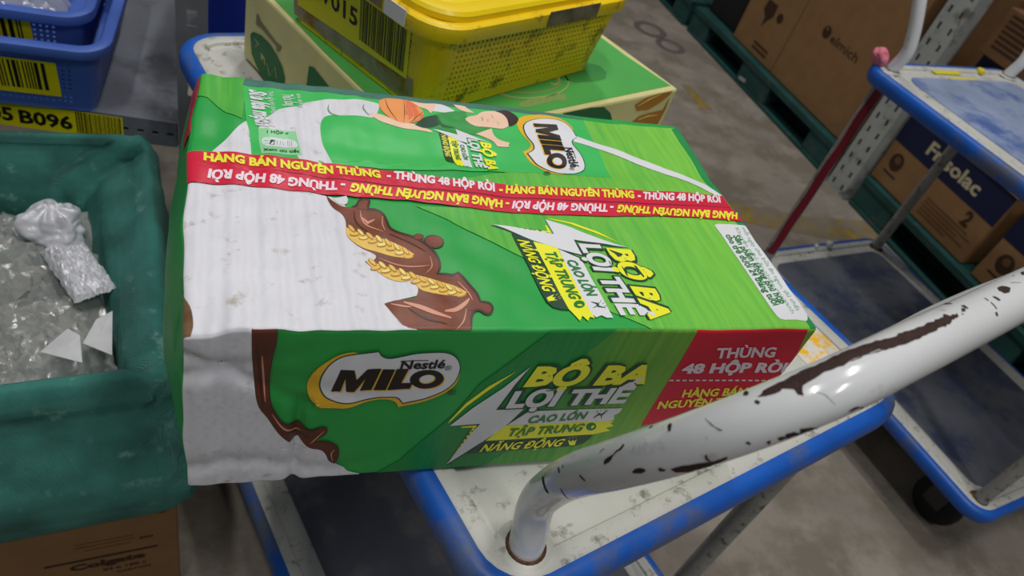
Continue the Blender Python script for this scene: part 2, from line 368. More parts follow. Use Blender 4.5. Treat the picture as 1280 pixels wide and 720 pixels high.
# ------------------------------------------------------------------ the setting
bm = bmesh.new(); add_box(bm, (-4, -3.2, -.05), (5.5, 7.5, 0)); FLOOR = struct(obj('floor', bm, MATS['concrete']))
struct(box('wall_right', (5.4, -3.2, 0), (5.5, 7.5, 5), MATS['concrete'])); struct(box('wall_back', (-4, 7.4, 0), (5.4, 7.5, 5), MATS['concrete']))
def flat_mark(name, polys, m):
    ik = Ink()
    for p in polys: decal_poly(ik, name, m, p, (0, 0, 0), (1, 0, 0), (0, 1, 0), .0006)
    V, Fc, mi, inks = ik.parts[name]; return pobj(name, V, Fc, MATS[m])
struct(flat_mark('trim_1', [[(1.40, 1.16), (1.70, 1.10), (2.02, 1.09), (2.02, 1.20), (1.72, 1.20), (1.42, 1.25)]], 'floor_yellow'))['label'] = 'worn yellow line painted on the concrete aisle'
struct(flat_mark('trim_2', [[(1.60, 1.80), (1.66, 1.80), (1.645, 1.97), (1.60, 1.97)]], 'floor_yellow'))['label'] = 'short worn dab of yellow paint on the aisle'
def annulus(cx, cy, r0, r1, a, n=20, sx=1.0):
    o = [(cx+r1*sx*math.cos(2*PI*i/n), cy+r1*math.sin(2*PI*i/n)) for i in range(n+1)]
    return o+[(cx+r0*sx*math.cos(2*PI*i/n), cy+r0*math.sin(2*PI*i/n)) for i in range(n, -1, -1)]
st = flat_mark('stain', [annulus(1.66, 2.42, .045, .075, 0), annulus(1.70, 2.29, .04, .065, 0)], 'floor_stain'); st.parent = FLOOR

# ------------------------------------------------------------------ two-deck platform trolleys
TW, TD, LOW = .496, .735, .16
def deck(root, name, z, mat_ink, m_inset):
    d = loops(name, [(.015, z-.028), (.015, z-.0012), (.0165, z-.0002), (.026, z), (.029, z-.0008), (.0305, z-.0042), (.034, z-.0045), (.04, z-.0042), (.046, z-.0028)], 0, 0, TW, TD, .05, MATS['deck_enamel'], root, cap_end=True, cap_start=True)
    loops('bumper', [(.0165, z-.0015), (.012, z-.0008), (.006, z-.0015), (.0015, z-.006), (0, z-.013), (.0005, z-.022), (.004, z-.030), (.010, z-.033), (.0165, z-.031)], 0, 0, TW, TD, .05, MATS['bumper_blue'], d, cap_end=False)['label'] = 'blue rubber bumper round the deck edge'
    loops('deck_mat', [(0, z-.0035), (0, z-.0012), (.002, z-.0006)], m_inset, m_inset, TW-m_inset, TD-m_inset, .03, MATS[mat_ink], d)
    return d
POSTS = [(.04, .04), (TW-.04, .04), (.04, TD-.04), (TW-.04, TD-.04)]
def trolley(label, loc, rz, handle_back, mats, red=None):
    t = thing('platform_trolley', label, 'trolley', loc, rz)
    up = deck(t, 'upper_deck', ZD, mats[0], .125 if not handle_back else .062)
    deck(t, 'lower_deck', LOW, mats[1], .055)
    for i, (x, y) in enumerate(POSTS):
        p = tube('post', [(x, y, LOW-.004), (x, y, .4), (x, y, ZD-.027)], .0125, MATS['post_enamel'], t, 16, .05)
        lathe('collar', [(.0125, 0), (.020, 0), (.019, .003), (.014, .005)], MATS['rust'], p, 20, at=(x, y, LOW-.0045))
        if red == i:
            V, Fc = [], []; path = smooth_path([(x, y, LOW), (x, y, .4), (x, y, ZD)], .02)
            for a in range(24):
                for b in range(7): V.append(tube_point(path, .03+a/23*.44, (1.5+.10*math.sin(a*.9)+b/6*1.5), .0129))
            for a in range(23):
                for b in range(6): Fc.append((a*7+b, a*7+b+1, (a+1)*7+b+1, (a+1)*7+b))
            pobj('tape_wrap', V, Fc, MATS['red_tape'], p, True)['label'] = 'dark red tape along one post'
    for x, y in ((.09, .09), (TW-.09, .09), (.09, TD-.09), (TW-.09, TD-.09)):
        c = box('caster_plate', (x-.03, y-.03, LOW-.034), (x+.03, y+.03, LOW-.029), MATS['steel'], t)
        bm = bmesh.new()
        for s in (-1, 1): add_box(bm, (x+s*.022-.002, y-.018, .045), (x+s*.022+.002, y+.022, LOW-.034))
        add_box(bm, (x-.024, y-.018, LOW-.040), (x+.024, y+.022, LOW-.034)); obj('fork', bm, MATS['steel'], c)
        lathe('wheel', [(.010, -.017), (.040, -.017), (.048, -.012), (.050, -.006), (.050, .006), (.048, .012), (.040, .017), (.010, .017)], MATS['rubber'], c, 28, 'X', (x, y, .0503))
    pts = [(u-UL, v-VF, z+ZD) for u, v, z in HANDLE]
    if handle_back: pts = [(x, TD-y, z) for x, y, z in pts]
    h = tube('handle', pts, HANDLE_R, MATS['handle_enamel'], t, 32, .006)
    for u in (.1807, 2*HANDLE_MID-.1807):
        y = -.1226-VF
        if handle_back: y = TD-y
        lathe('collar', [(HANDLE_R, .0030), (.0138, .0030), (.0148, .0012), (HANDLE_R, .0008)], MATS['rust'], h, 24, at=(u-UL, y, ZD-.0012))
        lathe('weld_flange', [(.0140, .0022), (.0175, .0016), (.0205, 0), (.0140, -.001)], MATS['deck_enamel'], h, 28, at=(u-UL, y, ZD-.0014))
    return t, h, pts
UL, VF = .1355, -.1603
TH = .30797
own, handle, hpts = trolley('white and blue two-deck trolley in the foreground, carrying the two green cartons',
    (UL*math.cos(TH)-VF*math.sin(TH), UL*math.sin(TH)+VF*math.cos(TH), 0), TH, False, ('deck_mat', 'deck_mat_dark'))
TH2 = .18217
oth, handle2, _ = trolley('blue-edged two-deck trolley with pale blue worn top, beside the right-hand rack',
    (1.16662+math.sin(TH2)*TD, .83817-math.cos(TH2)*TD, 0), TH2, True, ('deck_mat_pale', 'deck_mat'), 2)
# paint chips on the handle, laid on its curve
hp = smooth_path(hpts, .006); ik = Ink(); rnd = random.Random(5)
def rough(poly, seg, amp):
    o = []
    for i in range(len(poly)):
        a, b = poly[i], poly[(i+1) % len(poly)]; L = math.hypot(b[0]-a[0], b[1]-a[1]); n = max(1, int(L/seg))
        for k in range(n):
            t = k/n; o.append((a[0]+(b[0]-a[0])*t+rnd.uniform(-amp, amp)*(k > 0), a[1]+(b[1]-a[1])*t+rnd.uniform(-amp, amp)*(k > 0)))
    return o
# flat print on the carton: part, ink, layer, kind, outline (0.1 mm)
TOP_PRINT = [
["field_print","lime",1,"p",[1357,1103,1552,980,1736,816,1922,671,2085,557,2273,350,2453,141,2684,6,3970,17,4017,621,3985,1145,3649,1167,2526,1102,1803,1110]],
["field_print","lime",1,"p",[3026,2410,3271,2404,3979,2437,4011,1813,3991,1461,3493,1462,2111,1393,1633,1395,2161,1582,3011,1615]],
["field_print","lime",1,"p",[12,2479,320,2507,301,1941,198,2001,73,2159,-9,2183]],
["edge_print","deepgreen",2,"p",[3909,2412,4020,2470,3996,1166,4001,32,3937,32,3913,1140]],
["edge_print","shadegreen",3,"p",[304,2492,320,2535,846,2571,1208,2533,1849,2502,2400,2490,3035,2436,3026,2410,2383,2426,1829,2402,1191,2390,834,2406,491,2399,292,2388]],  # back flap's shading, laid on as a darker strip
["panel_print","brightgreen",2,"p",[292,2388,491,2399,834,2406,1191,2390,1829,2402,2383,2426,3026,2410,3011,1615,2158,1571,1308,1493,357,1520]],
["milk_print","kraft_torn",5,"p",[1,234,20,246,42,161,53,55,37,12,19,7,27,77,12,155]],
["milk_print","milk",3,"p",[714,2248,1004,2329,1199,2357,1274,2316,1217,2107,1145,2094,994,2098,856,2083,816,2003,802,1879,811,1706,863,1491,655,1481,639,1560,417,1582,398,1860,447,1967,468,1991,519,2082,548,2129,621,2165,687,2157]],
["milk_print","milk",3,"p",[326,1916,351,1794,362,1521,135,1533,182,1637,255,1797]],
["milk_print","leafline",4,"p",[881,2217,867,2156,887,2089,946,2080,948,2088,895,2111,880,2165,886,2216]],
["milk_print","leafline",4,"p",[1146,2281,1123,2217,1141,2149,1170,2116,1173,2123,1152,2167,1137,2224,1150,2278]],
["milk_print","milk",3,"p",[-14,1182,409,1189,846,1170,913,1030,936,816,1050,749,1047,534,1071,466,1249,438,1270,272,1098,217,1187,-3,15,7,0,188,-18,487,-28,889]],
["chocolate_print","darkchoc",4,"p",[935,1031,991,1041,1004,1095,1024,1114,1039,1110,1022,1076,1025,1005,1078,996,1109,974,1120,910,1129,821,1189,779,1265,755,1322,711,1368,649,1391,570,1388,506,1359,430,1422,418,1472,405,1500,426,1510,404,1541,338,1571,271,1573,199,1608,184,1637,178,1642,160,1633,145,1623,150,1597,181,1536,171,1492,96,1490,26,1501,27,1521,89,1548,139,1580,141,1601,113,1640,109,1674,163,1662,214,1623,225,1604,225,1603,294,1571,368,1540,436,1514,471,1480,449,1435,462,1389,458,1419,502,1425,590,1398,682,1346,752,1283,801,1206,826,1157,857,1153,931,1137,1011,1094,1046,1049,1049,1054,1073,1071,1136,1027,1166,981,1123,975,1080,934,1048]],
["chocolate_print","choc",5,"p",[795,1160,832,1100,873,1040,931,1035,980,1056,989,1104,1022,1135,1052,1119,1035,1070,1034,1023,1083,1016,1120,988,1133,916,1139,835,1194,798,1271,773,1330,727,1380,661,1405,576,1400,500,1370,440,1425,436,1473,423,1503,445,1521,416,1553,349,1584,279,1585,209,1612,200,1646,192,1655,158,1633,124,1608,128,1585,157,1538,152,1503,89,1493,24,1502,-12,1124,-10,1079,87,1030,201,1086,218,1185,228,1219,246,1243,306,1237,359,1222,385,1156,360,1084,381,1030,441,988,502,961,539,1012,548,1035,577,1029,608,955,648,910,693,873,767,891,887,875,963,825,1021,800,1107]],
["chocolate_print","darkchoc",4,"p",[1478,731,1468,713,1454,698,1436,687,1416,683,1396,685,1378,693,1363,706,1354,723,1351,742,1353,762,1362,780,1377,796,1395,806,1415,811,1435,809,1454,801,1468,788,1478,771,1481,751]],
["chocolate_print","choc",5,"p",[1469,733,1461,717,1449,704,1433,695,1416,691,1398,693,1383,700,1370,711,1362,726,1359,742,1362,760,1369,776,1382,789,1397,798,1415,802,1433,801,1449,794,1461,783,1469,767,1472,750]],
["chocolate_print","darkchoc",4,"p",[1357,785,1353,774,1347,764,1338,756,1327,751,1317,749,1306,750,1297,754,1291,761,1288,770,1288,780,1291,791,1297,801,1306,809,1317,815,1328,817,1338,816,1347,812,1354,805,1357,795]],
["chocolate_print","choc",5,"p",[1352,785,1349,776,1344,768,1336,761,1327,756,1317,754,1308,755,1301,759,1295,764,1292,772,1292,781,1295,790,1300,798,1308,805,1317,809,1327,811,1336,811,1344,807,1349,801,1352,793]],
["chocolate_print","wheat",6,"p",[883,837,928,806,1019,761,1130,719,1216,676,1267,611,1227,577,1112,586,1043,624,956,654,910,696,876,764]],
["chocolate_print","wheat",6,"p",[966,543,1016,530,1098,483,1182,450,1265,416,1375,380,1474,351,1531,295,1508,263,1392,266,1305,276,1243,303,1222,385,1156,360,1084,381,1030,441,990,500]],
["chocolate_print","wheatdark",7,"p",[934,788,923,786,911,799,900,821,895,844,898,860,908,861,921,849,932,827,937,804]],
["chocolate_print","wheat",8,"p",[930,798,922,798,912,809,903,827,899,846,901,857,908,857,918,846,927,828,931,810]],
["chocolate_print","wheatdark",7,"p",[959,774,952,761,936,751,916,748,900,753,895,764,902,777,918,787,938,790,954,785]],
["chocolate_print","wheat",8,"p",[953,777,947,768,933,761,917,759,904,762,900,769,905,778,919,785,935,787,948,784]],
["chocolate_print","wheatdark",7,"p",[984,757,974,756,961,768,950,790,946,813,949,829,959,830,972,818,983,796,988,773]],
["chocolate_print","wheatlight",8,"p",[980,768,973,768,963,779,954,797,950,815,951,826,959,826,969,815,978,797,982,779]],
["chocolate_print","wheatdark",7,"p",[1010,743,1003,731,986,721,966,718,950,723,945,734,952,747,969,757,989,760,1005,755]],
["chocolate_print","wheatlight",8,"p",[1003,746,998,738,984,731,967,728,955,731,950,738,956,747,969,754,986,757,999,754]],
["chocolate_print","wheatdark",7,"p",[1035,727,1024,725,1012,737,1001,759,997,782,1000,798,1010,799,1023,787,1034,765,1038,742]],
["chocolate_print","wheat",8,"p",[1031,737,1023,737,1014,748,1005,766,1000,784,1002,795,1010,795,1020,784,1029,766,1033,748]],
["chocolate_print","wheatdark",7,"p",[1060,713,1053,700,1036,690,1016,687,1001,692,995,703,1002,716,1019,726,1039,729,1055,724]],
["chocolate_print","wheat",8,"p",[1054,716,1048,707,1034,700,1018,698,1005,701,1000,708,1006,717,1020,723,1036,726,1049,723]],
["chocolate_print","wheatdark",7,"p",[1085,696,1075,694,1062,707,1052,728,1047,751,1051,767,1061,768,1074,756,1085,734,1089,711]],
["chocolate_print","wheatlight",8,"p",[1081,706,1074,706,1064,717,1055,735,1051,753,1053,764,1061,764,1071,753,1079,735,1083,717]],
["chocolate_print","wheatdark",7,"p",[1111,682,1103,669,1086,660,1066,657,1051,662,1045,673,1053,686,1070,695,1090,698,1106,693]],
["chocolate_print","wheatlight",8,"p",[1104,685,1098,676,1084,670,1068,667,1055,670,1051,677,1056,686,1070,693,1087,695,1100,692]],
["chocolate_print","wheatdark",7,"p",[1136,665,1125,664,1112,676,1102,698,1098,720,1102,736,1112,737,1125,725,1136,703,1139,680]],
["chocolate_print","wheat",8,"p",[1132,675,1124,675,1115,686,1106,704,1102,722,1104,733,1111,733,1121,722,1130,704,1134,686]],
["chocolate_print","wheatdark",7,"p",[1161,651,1154,639,1137,629,1116,626,1101,631,1096,642,1103,655,1120,665,1140,667,1156,662]],
["chocolate_print","wheat",8,"p",[1155,654,1149,646,1135,639,1118,637,1105,640,1101,647,1107,655,1120,662,1137,665,1150,662]],
["chocolate_print","wheatdark",7,"p",[1186,635,1176,633,1163,645,1153,667,1149,690,1153,705,1163,706,1176,694,1186,672,1190,650]],
["chocolate_print","wheatlight",8,"p",[1182,645,1175,645,1165,656,1157,673,1153,691,1155,702,1162,702,1172,691,1181,673,1184,656]],
["chocolate_print","wheatdark",7,"p",[1212,621,1204,608,1187,599,1166,596,1151,601,1146,612,1153,624,1170,634,1191,637,1207,632]],
["chocolate_print","wheatlight",8,"p",[1205,624,1199,615,1185,608,1168,606,1155,609,1151,616,1157,625,1171,632,1188,634,1201,631]],
["chocolate_print","wheatdark",7,"p",[1236,604,1226,603,1213,615,1203,636,1199,659,1203,674,1214,675,1227,663,1237,641,1240,619]],
["chocolate_print","wheat",8,"p",[1233,614,1225,614,1215,625,1207,643,1203,660,1206,671,1213,671,1223,660,1231,643,1235,625]],
["chocolate_print","wheatdark",7,"p",[1262,590,1254,578,1237,568,1216,566,1201,571,1196,581,1203,594,1221,603,1241,606,1257,601]],
["chocolate_print","wheat",8,"p",[1255,593,1249,585,1235,578,1218,576,1205,579,1201,586,1207,594,1221,601,1238,603,1251,600]],
["chocolate_print","wheatdark",7,"p",[1024,498,1014,496,1000,507,988,529,982,551,986,567,996,569,1010,557,1022,536,1028,513]],
["chocolate_print","wheat",8,"p",[1020,508,1012,507,1002,518,992,535,987,553,988,564,996,565,1007,554,1017,537,1022,519]],
["chocolate_print","wheatdark",7,"p",[1052,485,1045,472,1028,461,1007,458,990,462,984,472,991,486,1009,496,1030,500,1046,496]],
["chocolate_print","wheat",8,"p",[1045,488,1039,479,1025,471,1008,468,994,470,989,477,995,486,1009,494,1027,497,1040,495]],
["chocolate_print","wheatdark",7,"p",[1079,469,1068,467,1055,479,1043,500,1037,523,1041,538,1052,540,1066,529,1078,507,1083,485]],
["chocolate_print","wheatlight",8,"p",[1075,479,1067,479,1057,489,1047,507,1042,524,1044,536,1051,536,1062,526,1072,508,1077,490]],
["chocolate_print","wheatdark",7,"p",[1107,457,1100,443,1082,433,1061,429,1044,433,1039,444,1046,457,1063,468,1085,472,1101,467]],
["chocolate_print","wheatlight",8,"p",[1100,459,1094,450,1080,443,1063,439,1049,442,1044,449,1050,458,1064,465,1082,468,1095,466]],
["chocolate_print","wheatdark",7,"p",[1134,441,1123,439,1109,450,1098,472,1093,494,1096,509,1107,512,1121,500,1133,479,1138,456]],
["chocolate_print","wheat",8,"p",[1130,451,1122,450,1112,461,1102,478,1097,496,1099,507,1107,507,1117,497,1127,479,1132,462]],
["chocolate_print","wheatdark",7,"p",[1162,428,1155,415,1137,405,1116,401,1099,405,1093,416,1101,429,1118,439,1140,443,1156,439]],
["chocolate_print","wheat",8,"p",[1155,430,1149,422,1135,414,1117,411,1103,413,1099,420,1105,429,1119,437,1137,440,1150,437]],
["chocolate_print","wheatdark",7,"p",[1189,412,1178,410,1164,422,1153,443,1148,465,1152,481,1163,483,1177,471,1188,450,1193,427]],
["chocolate_print","wheatlight",8,"p",[1185,422,1177,422,1167,432,1157,449,1152,467,1154,478,1162,479,1173,468,1182,451,1187,433]],
["chocolate_print","wheatdark",7,"p",[1217,399,1210,386,1192,376,1170,373,1153,377,1148,387,1155,400,1173,411,1195,414,1212,410]],
["chocolate_print","wheatlight",8,"p",[1210,402,1204,393,1189,386,1172,383,1158,385,1153,392,1159,401,1174,408,1191,411,1205,409]],
["chocolate_print","wheatdark",7,"p",[1244,384,1233,382,1219,393,1208,414,1203,437,1207,452,1218,454,1232,442,1243,421,1248,399]],
["chocolate_print","wheat",8,"p",[1240,393,1232,393,1222,403,1212,421,1208,438,1210,449,1218,450,1228,439,1238,422,1242,404]],
["chocolate_print","wheatdark",7,"p",[1272,371,1264,358,1246,348,1225,344,1208,349,1202,359,1210,372,1228,382,1250,386,1267,382]],
["chocolate_print","wheat",8,"p",[1265,373,1259,365,1244,357,1227,354,1213,357,1208,364,1214,372,1229,380,1246,383,1260,380]],
["chocolate_print","wheatdark",7,"p",[1296,354,1286,351,1272,359,1260,377,1254,396,1257,410,1267,413,1281,405,1293,387,1299,368]],
["chocolate_print","wheat",8,"p",[1292,363,1284,361,1274,369,1264,383,1258,398,1260,409,1267,410,1278,402,1288,388,1293,373]],
["chocolate_print","wheatdark",7,"p",[1322,347,1315,334,1299,323,1278,317,1262,318,1256,327,1263,340,1279,351,1300,357,1316,355]],
["chocolate_print","wheat",8,"p",[1315,348,1310,340,1296,331,1280,326,1266,327,1261,332,1267,341,1280,349,1297,354,1310,354]],
["chocolate_print","wheatdark",7,"p",[1347,337,1336,333,1323,342,1310,359,1305,379,1307,393,1318,396,1332,387,1344,370,1350,351]],
["chocolate_print","wheatlight",8,"p",[1343,345,1335,344,1324,352,1314,366,1309,381,1310,391,1318,393,1329,385,1339,370,1344,355]],
["chocolate_print","wheatdark",7,"p",[1373,329,1366,317,1349,305,1329,299,1312,301,1307,310,1313,322,1330,334,1350,340,1367,338]],
["chocolate_print","wheatlight",8,"p",[1366,331,1361,322,1347,314,1330,309,1317,310,1312,315,1317,324,1331,332,1348,337,1361,337]],
["chocolate_print","wheatdark",7,"p",[1398,319,1387,316,1373,325,1361,342,1356,361,1358,375,1369,379,1383,370,1395,352,1401,333]],
["chocolate_print","wheat",8,"p",[1393,328,1386,326,1375,334,1365,349,1360,364,1361,374,1369,375,1380,367,1390,353,1395,338]],
["chocolate_print","wheatdark",7,"p",[1424,312,1417,299,1400,288,1379,282,1363,284,1357,293,1364,305,1380,316,1401,322,1418,321]],
["chocolate_print","wheat",8,"p",[1417,314,1411,305,1397,297,1381,292,1367,292,1362,298,1368,306,1381,315,1398,320,1412,319]],
["chocolate_print","wheatdark",7,"p",[1449,302,1438,299,1424,307,1412,324,1407,344,1410,358,1420,361,1434,352,1446,335,1452,316]],
["chocolate_print","wheatlight",8,"p",[1444,310,1437,309,1426,317,1416,331,1411,346,1413,356,1420,358,1431,350,1441,335,1446,320]],
["chocolate_print","wheatdark",7,"p",[1475,294,1468,282,1450,270,1430,265,1413,266,1407,275,1414,288,1431,299,1452,305,1469,303]],
["chocolate_print","wheatlight",8,"p",[1468,296,1462,287,1448,279,1431,274,1418,275,1413,280,1418,289,1432,297,1449,302,1463,302]],
["chocolate_print","wheatdark",7,"p",[1500,284,1489,281,1475,290,1463,307,1458,326,1461,340,1472,343,1486,335,1498,317,1503,298]],
["chocolate_print","wheat",8,"p",[1496,293,1488,291,1477,299,1467,313,1462,329,1464,339,1472,340,1482,332,1492,318,1497,303]],
["chocolate_print","wheatdark",7,"p",[1526,277,1519,264,1501,253,1480,247,1464,249,1458,258,1465,270,1482,281,1503,287,1520,285]],
["chocolate_print","wheat",8,"p",[1519,278,1513,270,1499,262,1482,257,1468,257,1464,263,1469,271,1483,280,1500,284,1514,284]],
["chocolate_print","chocshine",7,"p",[1136,197,1218,154,1296,106,1393,80,1397,91,1309,137,1231,186,1140,208]],
["chocolate_print","chocshine",7,"p",[1364,132,1433,130,1498,176,1538,235,1533,244,1487,205,1432,165,1366,145]],
["chocolate_print","chocshine",7,"p",[1063,190,1125,161,1175,163,1176,169,1129,177,1065,196]],
["chocolate_print","chocshine",7,"p",[991,942,1018,881,1069,924,1067,935,1026,914,998,951]],
["chocolate_print","chocshine",7,"p",[988,1018,982,932,1008,860,1101,800,1103,804,1015,872,991,938,991,1019]],
["chocolate_print","chocshine",7,"p",[1122,967,1102,882,1115,812,1118,814,1110,884,1125,967]],
["chocolate_print","chocshine",7,"p",[1405,6,1468,53,1500,156,1497,157,1461,59,1404,9]],
["chocolate_print","chocshine",7,"p",[1361,602,1362,509,1308,443,1309,440,1369,507,1364,603]],
["chocolate_print","chocshine",7,"p",[1046,567,1138,503,1265,489,1347,515,1348,519,1266,500,1141,513,1047,570]],
["chocolate_print","chocshine",7,"p",[1492,382,1537,292,1550,225,1554,227,1546,299,1495,386]],
["chocolate_print","darkchoc",7,"p",[1138,782,1247,725,1341,638,1344,642,1254,740,1140,787]],
["chocolate_print","darkchoc",7,"p",[947,1015,937,885,1009,803,1013,809,949,897,951,1016]],
["chocolate_print","darkchoc",7,"p",[1159,150,1241,63,1360,37,1362,43,1249,81,1163,156]],
["chocolate_print","milk",6,"p",[917,1158,926,1119,910,1064,874,1055,844,1090,829,1136,868,1135]],
["red_band_print","red",9,"p",[-32,1500,174,1525,367,1522,616,1512,858,1499,1331,1459,1636,1413,2111,1393,2770,1431,3420,1464,3966,1458,3961,1374,3962,1303,3346,1297,2716,1276,2074,1250,1359,1283,962,1318,485,1364,222,1364,-26,1358]],
["red_band_print","red",9,"p",[-26,1358,222,1364,485,1364,962,1318,1359,1283,2074,1250,2716,1276,3346,1297,3962,1303,3980,1135,3459,1152,2655,1104,2029,1078,1634,1112,1337,1144,945,1155,648,1174,371,1185,-19,1182]],
["red_band_print","seam",10,"p",[485,1362,961,1312,1358,1278,2072,1244,2713,1269,3342,1290,3961,1301,3964,1305,3349,1303,2718,1282,2076,1256,1360,1289,963,1323,486,1366]],
["red_band_print","bandyellow",11,"t",["HÀNG BÁN NGUYÊN THÙNG",0.05,91,1410,1164,1372,92,1491]],
["red_band_print","bandwhite",11,"t",["- THÙNG 48 HỘP RỜI",0.05,1202,1372,1954,1302,1216,1454]],
["red_band_print","bandyellow",11,"t",["- HÀNG BÁN NGUYÊN THÙNG",0.05,1983,1296,3095,1341,2006,1377]],
["red_band_print","bandwhite",11,"t",["- THÙNG 48 HỘP RỜI",0.05,3124,1344,3890,1358,3162,1428]],
["red_band_print","bandyellow",11,"t",["HÀNG BÁN NGUYÊN THÙNG",0.05,3982,1239,2918,1243,3933,1155]],
["red_band_print","bandwhite",11,"t",["- THÙNG 48 HỘP RỜI",0.05,2878,1244,2068,1205,2843,1161]],
["red_band_print","bandyellow",11,"t",["- HÀNG BÁN NGUYÊN THÙNG",0.05,2037,1202,964,1283,2013,1120]],
["red_band_print","bandwhite",11,"t",["- THÙNG 48 HỘP RỜI",0.05,922,1287,121,1318,912,1206]],
["slogan_print","yellow",4,"p",[2768,829,2579,933,2446,997,2280,1048,2318,1047,2479,1007,2635,931]],
["slogan_print","yellow",4,"p",[2241,969,2240,903,1927,935,1927,918,2200,881,2265,888,2251,967]],
["slogan_print","darkgreen",4,"p",[2279,878,2263,1034,2438,957,2679,804,2817,769,2656,777,2431,811,2437,665,2281,704,1833,938,2184,914]],
["slogan_print","darkgreen",5,"p",[2099,805,2272,722,2406,654,2406,636,2380,615,2245,713,2157,157,2101,164,2058,181,2029,227,1963,862]],
["slogan_print","milk",5.7,"p",[2374,654,2403,635,2437,90,2391,90,2363,112,2319,93,2300,125,2263,719]],
["slogan_print","yellow",5.35,"p",[2260,738,2308,86,2277,98,2254,65,2229,107,2199,65,2157,163,2102,791]],
["slogan_print","milk",6,"p",[2811,771,2663,799,2414,828,2427,676,2285,716,2117,795,1857,944,2027,920,2178,898,2279,875,2263,1034,2438,957,2621,852]],
["slogan_print","darkgreen",7,"t",["BỘ BA",0.11,2645,753,2700,67,2809,739]],
["slogan_print","yellow",8,"t",["BỘ BA",0.05,2645,753,2700,67,2809,739]],
["slogan_print","darkgreen",7,"t",["LỢI THẾ",0.11,2443,784,2505,95,2587,782]],
["slogan_print","milk",8,"t",["LỢI THẾ",0.05,2443,784,2505,95,2587,782]],
["slogan_print","textgreen",6.6,"t",["CAO LỚN",0.035,2286,617,2327,285,2357,615]],
["slogan_print","textgreen",6.6,"t",["TẬP TRUNG",0.03,2152,692,2198,256,2230,688]],
["slogan_print","yellow",6.6,"t",["NĂNG ĐỘNG",0.03,1991,797,2038,325,2070,786]],
["slogan_print","darkgreen",7,"p",[2332,228,2360,211,2364,184,2414,173,2419,177,2379,195,2376,221,2337,232]],
["slogan_print","darkgreen",7,"p",[2384,223,2367,199,2330,180,2331,176,2377,195,2389,224]],
["slogan_print","darkgreen",7,"p",[2407,243,2392,224,2396,224,2410,243]],
["slogan_print","darkgreen",7,"p",[2423,223,2404,210,2406,208,2424,221]],
["slogan_print","darkgreen",7,"p",[2432,193,2410,194,2408,191,2430,190]],
["slogan_print","textgreen",7,"p",[2255,179,2228,171,2207,177,2200,195,2210,218,2232,236,2259,243,2279,237,2286,219,2277,197]],
["slogan_print","yellow",8,"p",[2260,195,2249,191,2235,190,2226,194,2227,201,2237,206,2251,206,2261,202]],
["slogan_print","yellow",7,"p",[2101,297,2080,269,2104,269,2084,251,2111,245,2043,232,2040,265]],
["slogan_print","yellow",7,"p",[2128,300,2108,288,2109,286,2129,298]],
["slogan_print","yellow",7,"p",[2144,286,2120,274,2120,272,2144,284]],
["slogan_print","yellow",7,"p",[2140,262,2120,260,2119,257,2139,259]],
["slogan_print","darkgreen",7,"p",[1736,1963,1811,1913,1869,1873,1868,1863,1855,1854,1798,1910,1727,1630,1702,1636,1683,1647,1672,1671,1676,1998]],
["slogan_print","milk",7.7,"p",[1854,1874,1866,1863,1853,1583,1831,1586,1819,1598,1798,1590,1791,1607,1807,1912]],
["slogan_print","yellow",7.35,"p",[1806,1922,1793,1587,1779,1595,1767,1579,1757,1601,1741,1581,1728,1633,1736,1956]],
["slogan_print","milk",8,"p",[2062,1914,1995,1935,1882,1961,1880,1883,1817,1909,1744,1957,1632,2045,1709,2025,1777,2007,1822,1991,1824,2073,1900,2026,1979,1964]],
["slogan_print","yellow",10,"t",["BỘ BA",0.05,1985,1912,1972,1560,2059,1898]],
["slogan_print","milk",10,"t",["LỢI THẾ",0.05,1893,1937,1884,1583,1959,1930]],
["slogan_print","textgreen",8.6,"t",["CAO LỚN",0.035,1812,1859,1813,1688,1844,1855]],
["slogan_print","textgreen",8.6,"t",["TẬP TRUNG",0.03,1754,1903,1751,1679,1790,1898]],
["slogan_print","yellow",8.6,"t",["NĂNG ĐỘNG",0.03,1686,1964,1682,1721,1721,1955]],
["logo_print","gold",4,"p",[2573,2417,2646,2428,2732,2419,2797,2394,2850,2346,2877,2292,2884,2232,2712,1984,2618,1595,2516,1577,2436,1611,2369,1696,2328,1829,2320,1853,2376,1884,2416,1941,2417,2009,2378,2110,2366,2195,2379,2275,2425,2339,2492,2386]],
["logo_print","darkgreen",5,"p",[2573,2354,2642,2370,2712,2376,2799,2359,2854,2308,2871,2239,2873,2178,2877,2120,2833,2094,2808,2053,2818,1994,2835,1913,2838,1826,2828,1744,2789,1676,2704,1620,2624,1596,2525,1591,2451,1626,2392,1701,2374,1777,2347,1837,2409,1880,2431,1923,2435,1992,2416,2053,2406,2139,2420,2233,2484,2305]],
["logo_print","milk",6,"p",[2581,2349,2637,2362,2708,2368,2792,2352,2845,2304,2863,2237,2864,2176,2868,2120,2827,2097,2797,2052,2808,1991,2826,1910,2829,1823,2820,1743,2783,1680,2705,1626,2629,1604,2534,1598,2462,1632,2404,1707,2386,1783,2362,1839,2420,1879,2443,1926,2447,1995,2428,2057,2418,2142,2432,2233,2492,2302]],
["logo_print","gold",7,"p",[2519,2272,2727,2274,2722,2202,2628,2166,2715,2131,2709,2054,2508,2052,2514,2117,2627,2118,2511,2147,2517,2192,2646,2229,2516,2222]],
["logo_print","gold",7,"p",[2507,2041,2704,2044,2695,1976,2505,1973]],
["logo_print","gold",7,"p",[2503,1965,2698,1970,2689,1899,2556,1902,2551,1836,2494,1835]],
["logo_print","gold",7,"p",[2567,1665,2540,1664,2516,1673,2499,1691,2490,1717,2490,1747,2499,1780,2515,1810,2539,1836,2566,1855,2594,1865,2621,1865,2643,1856,2660,1838,2669,1813,2670,1783,2661,1752,2645,1722,2623,1695,2596,1676]],
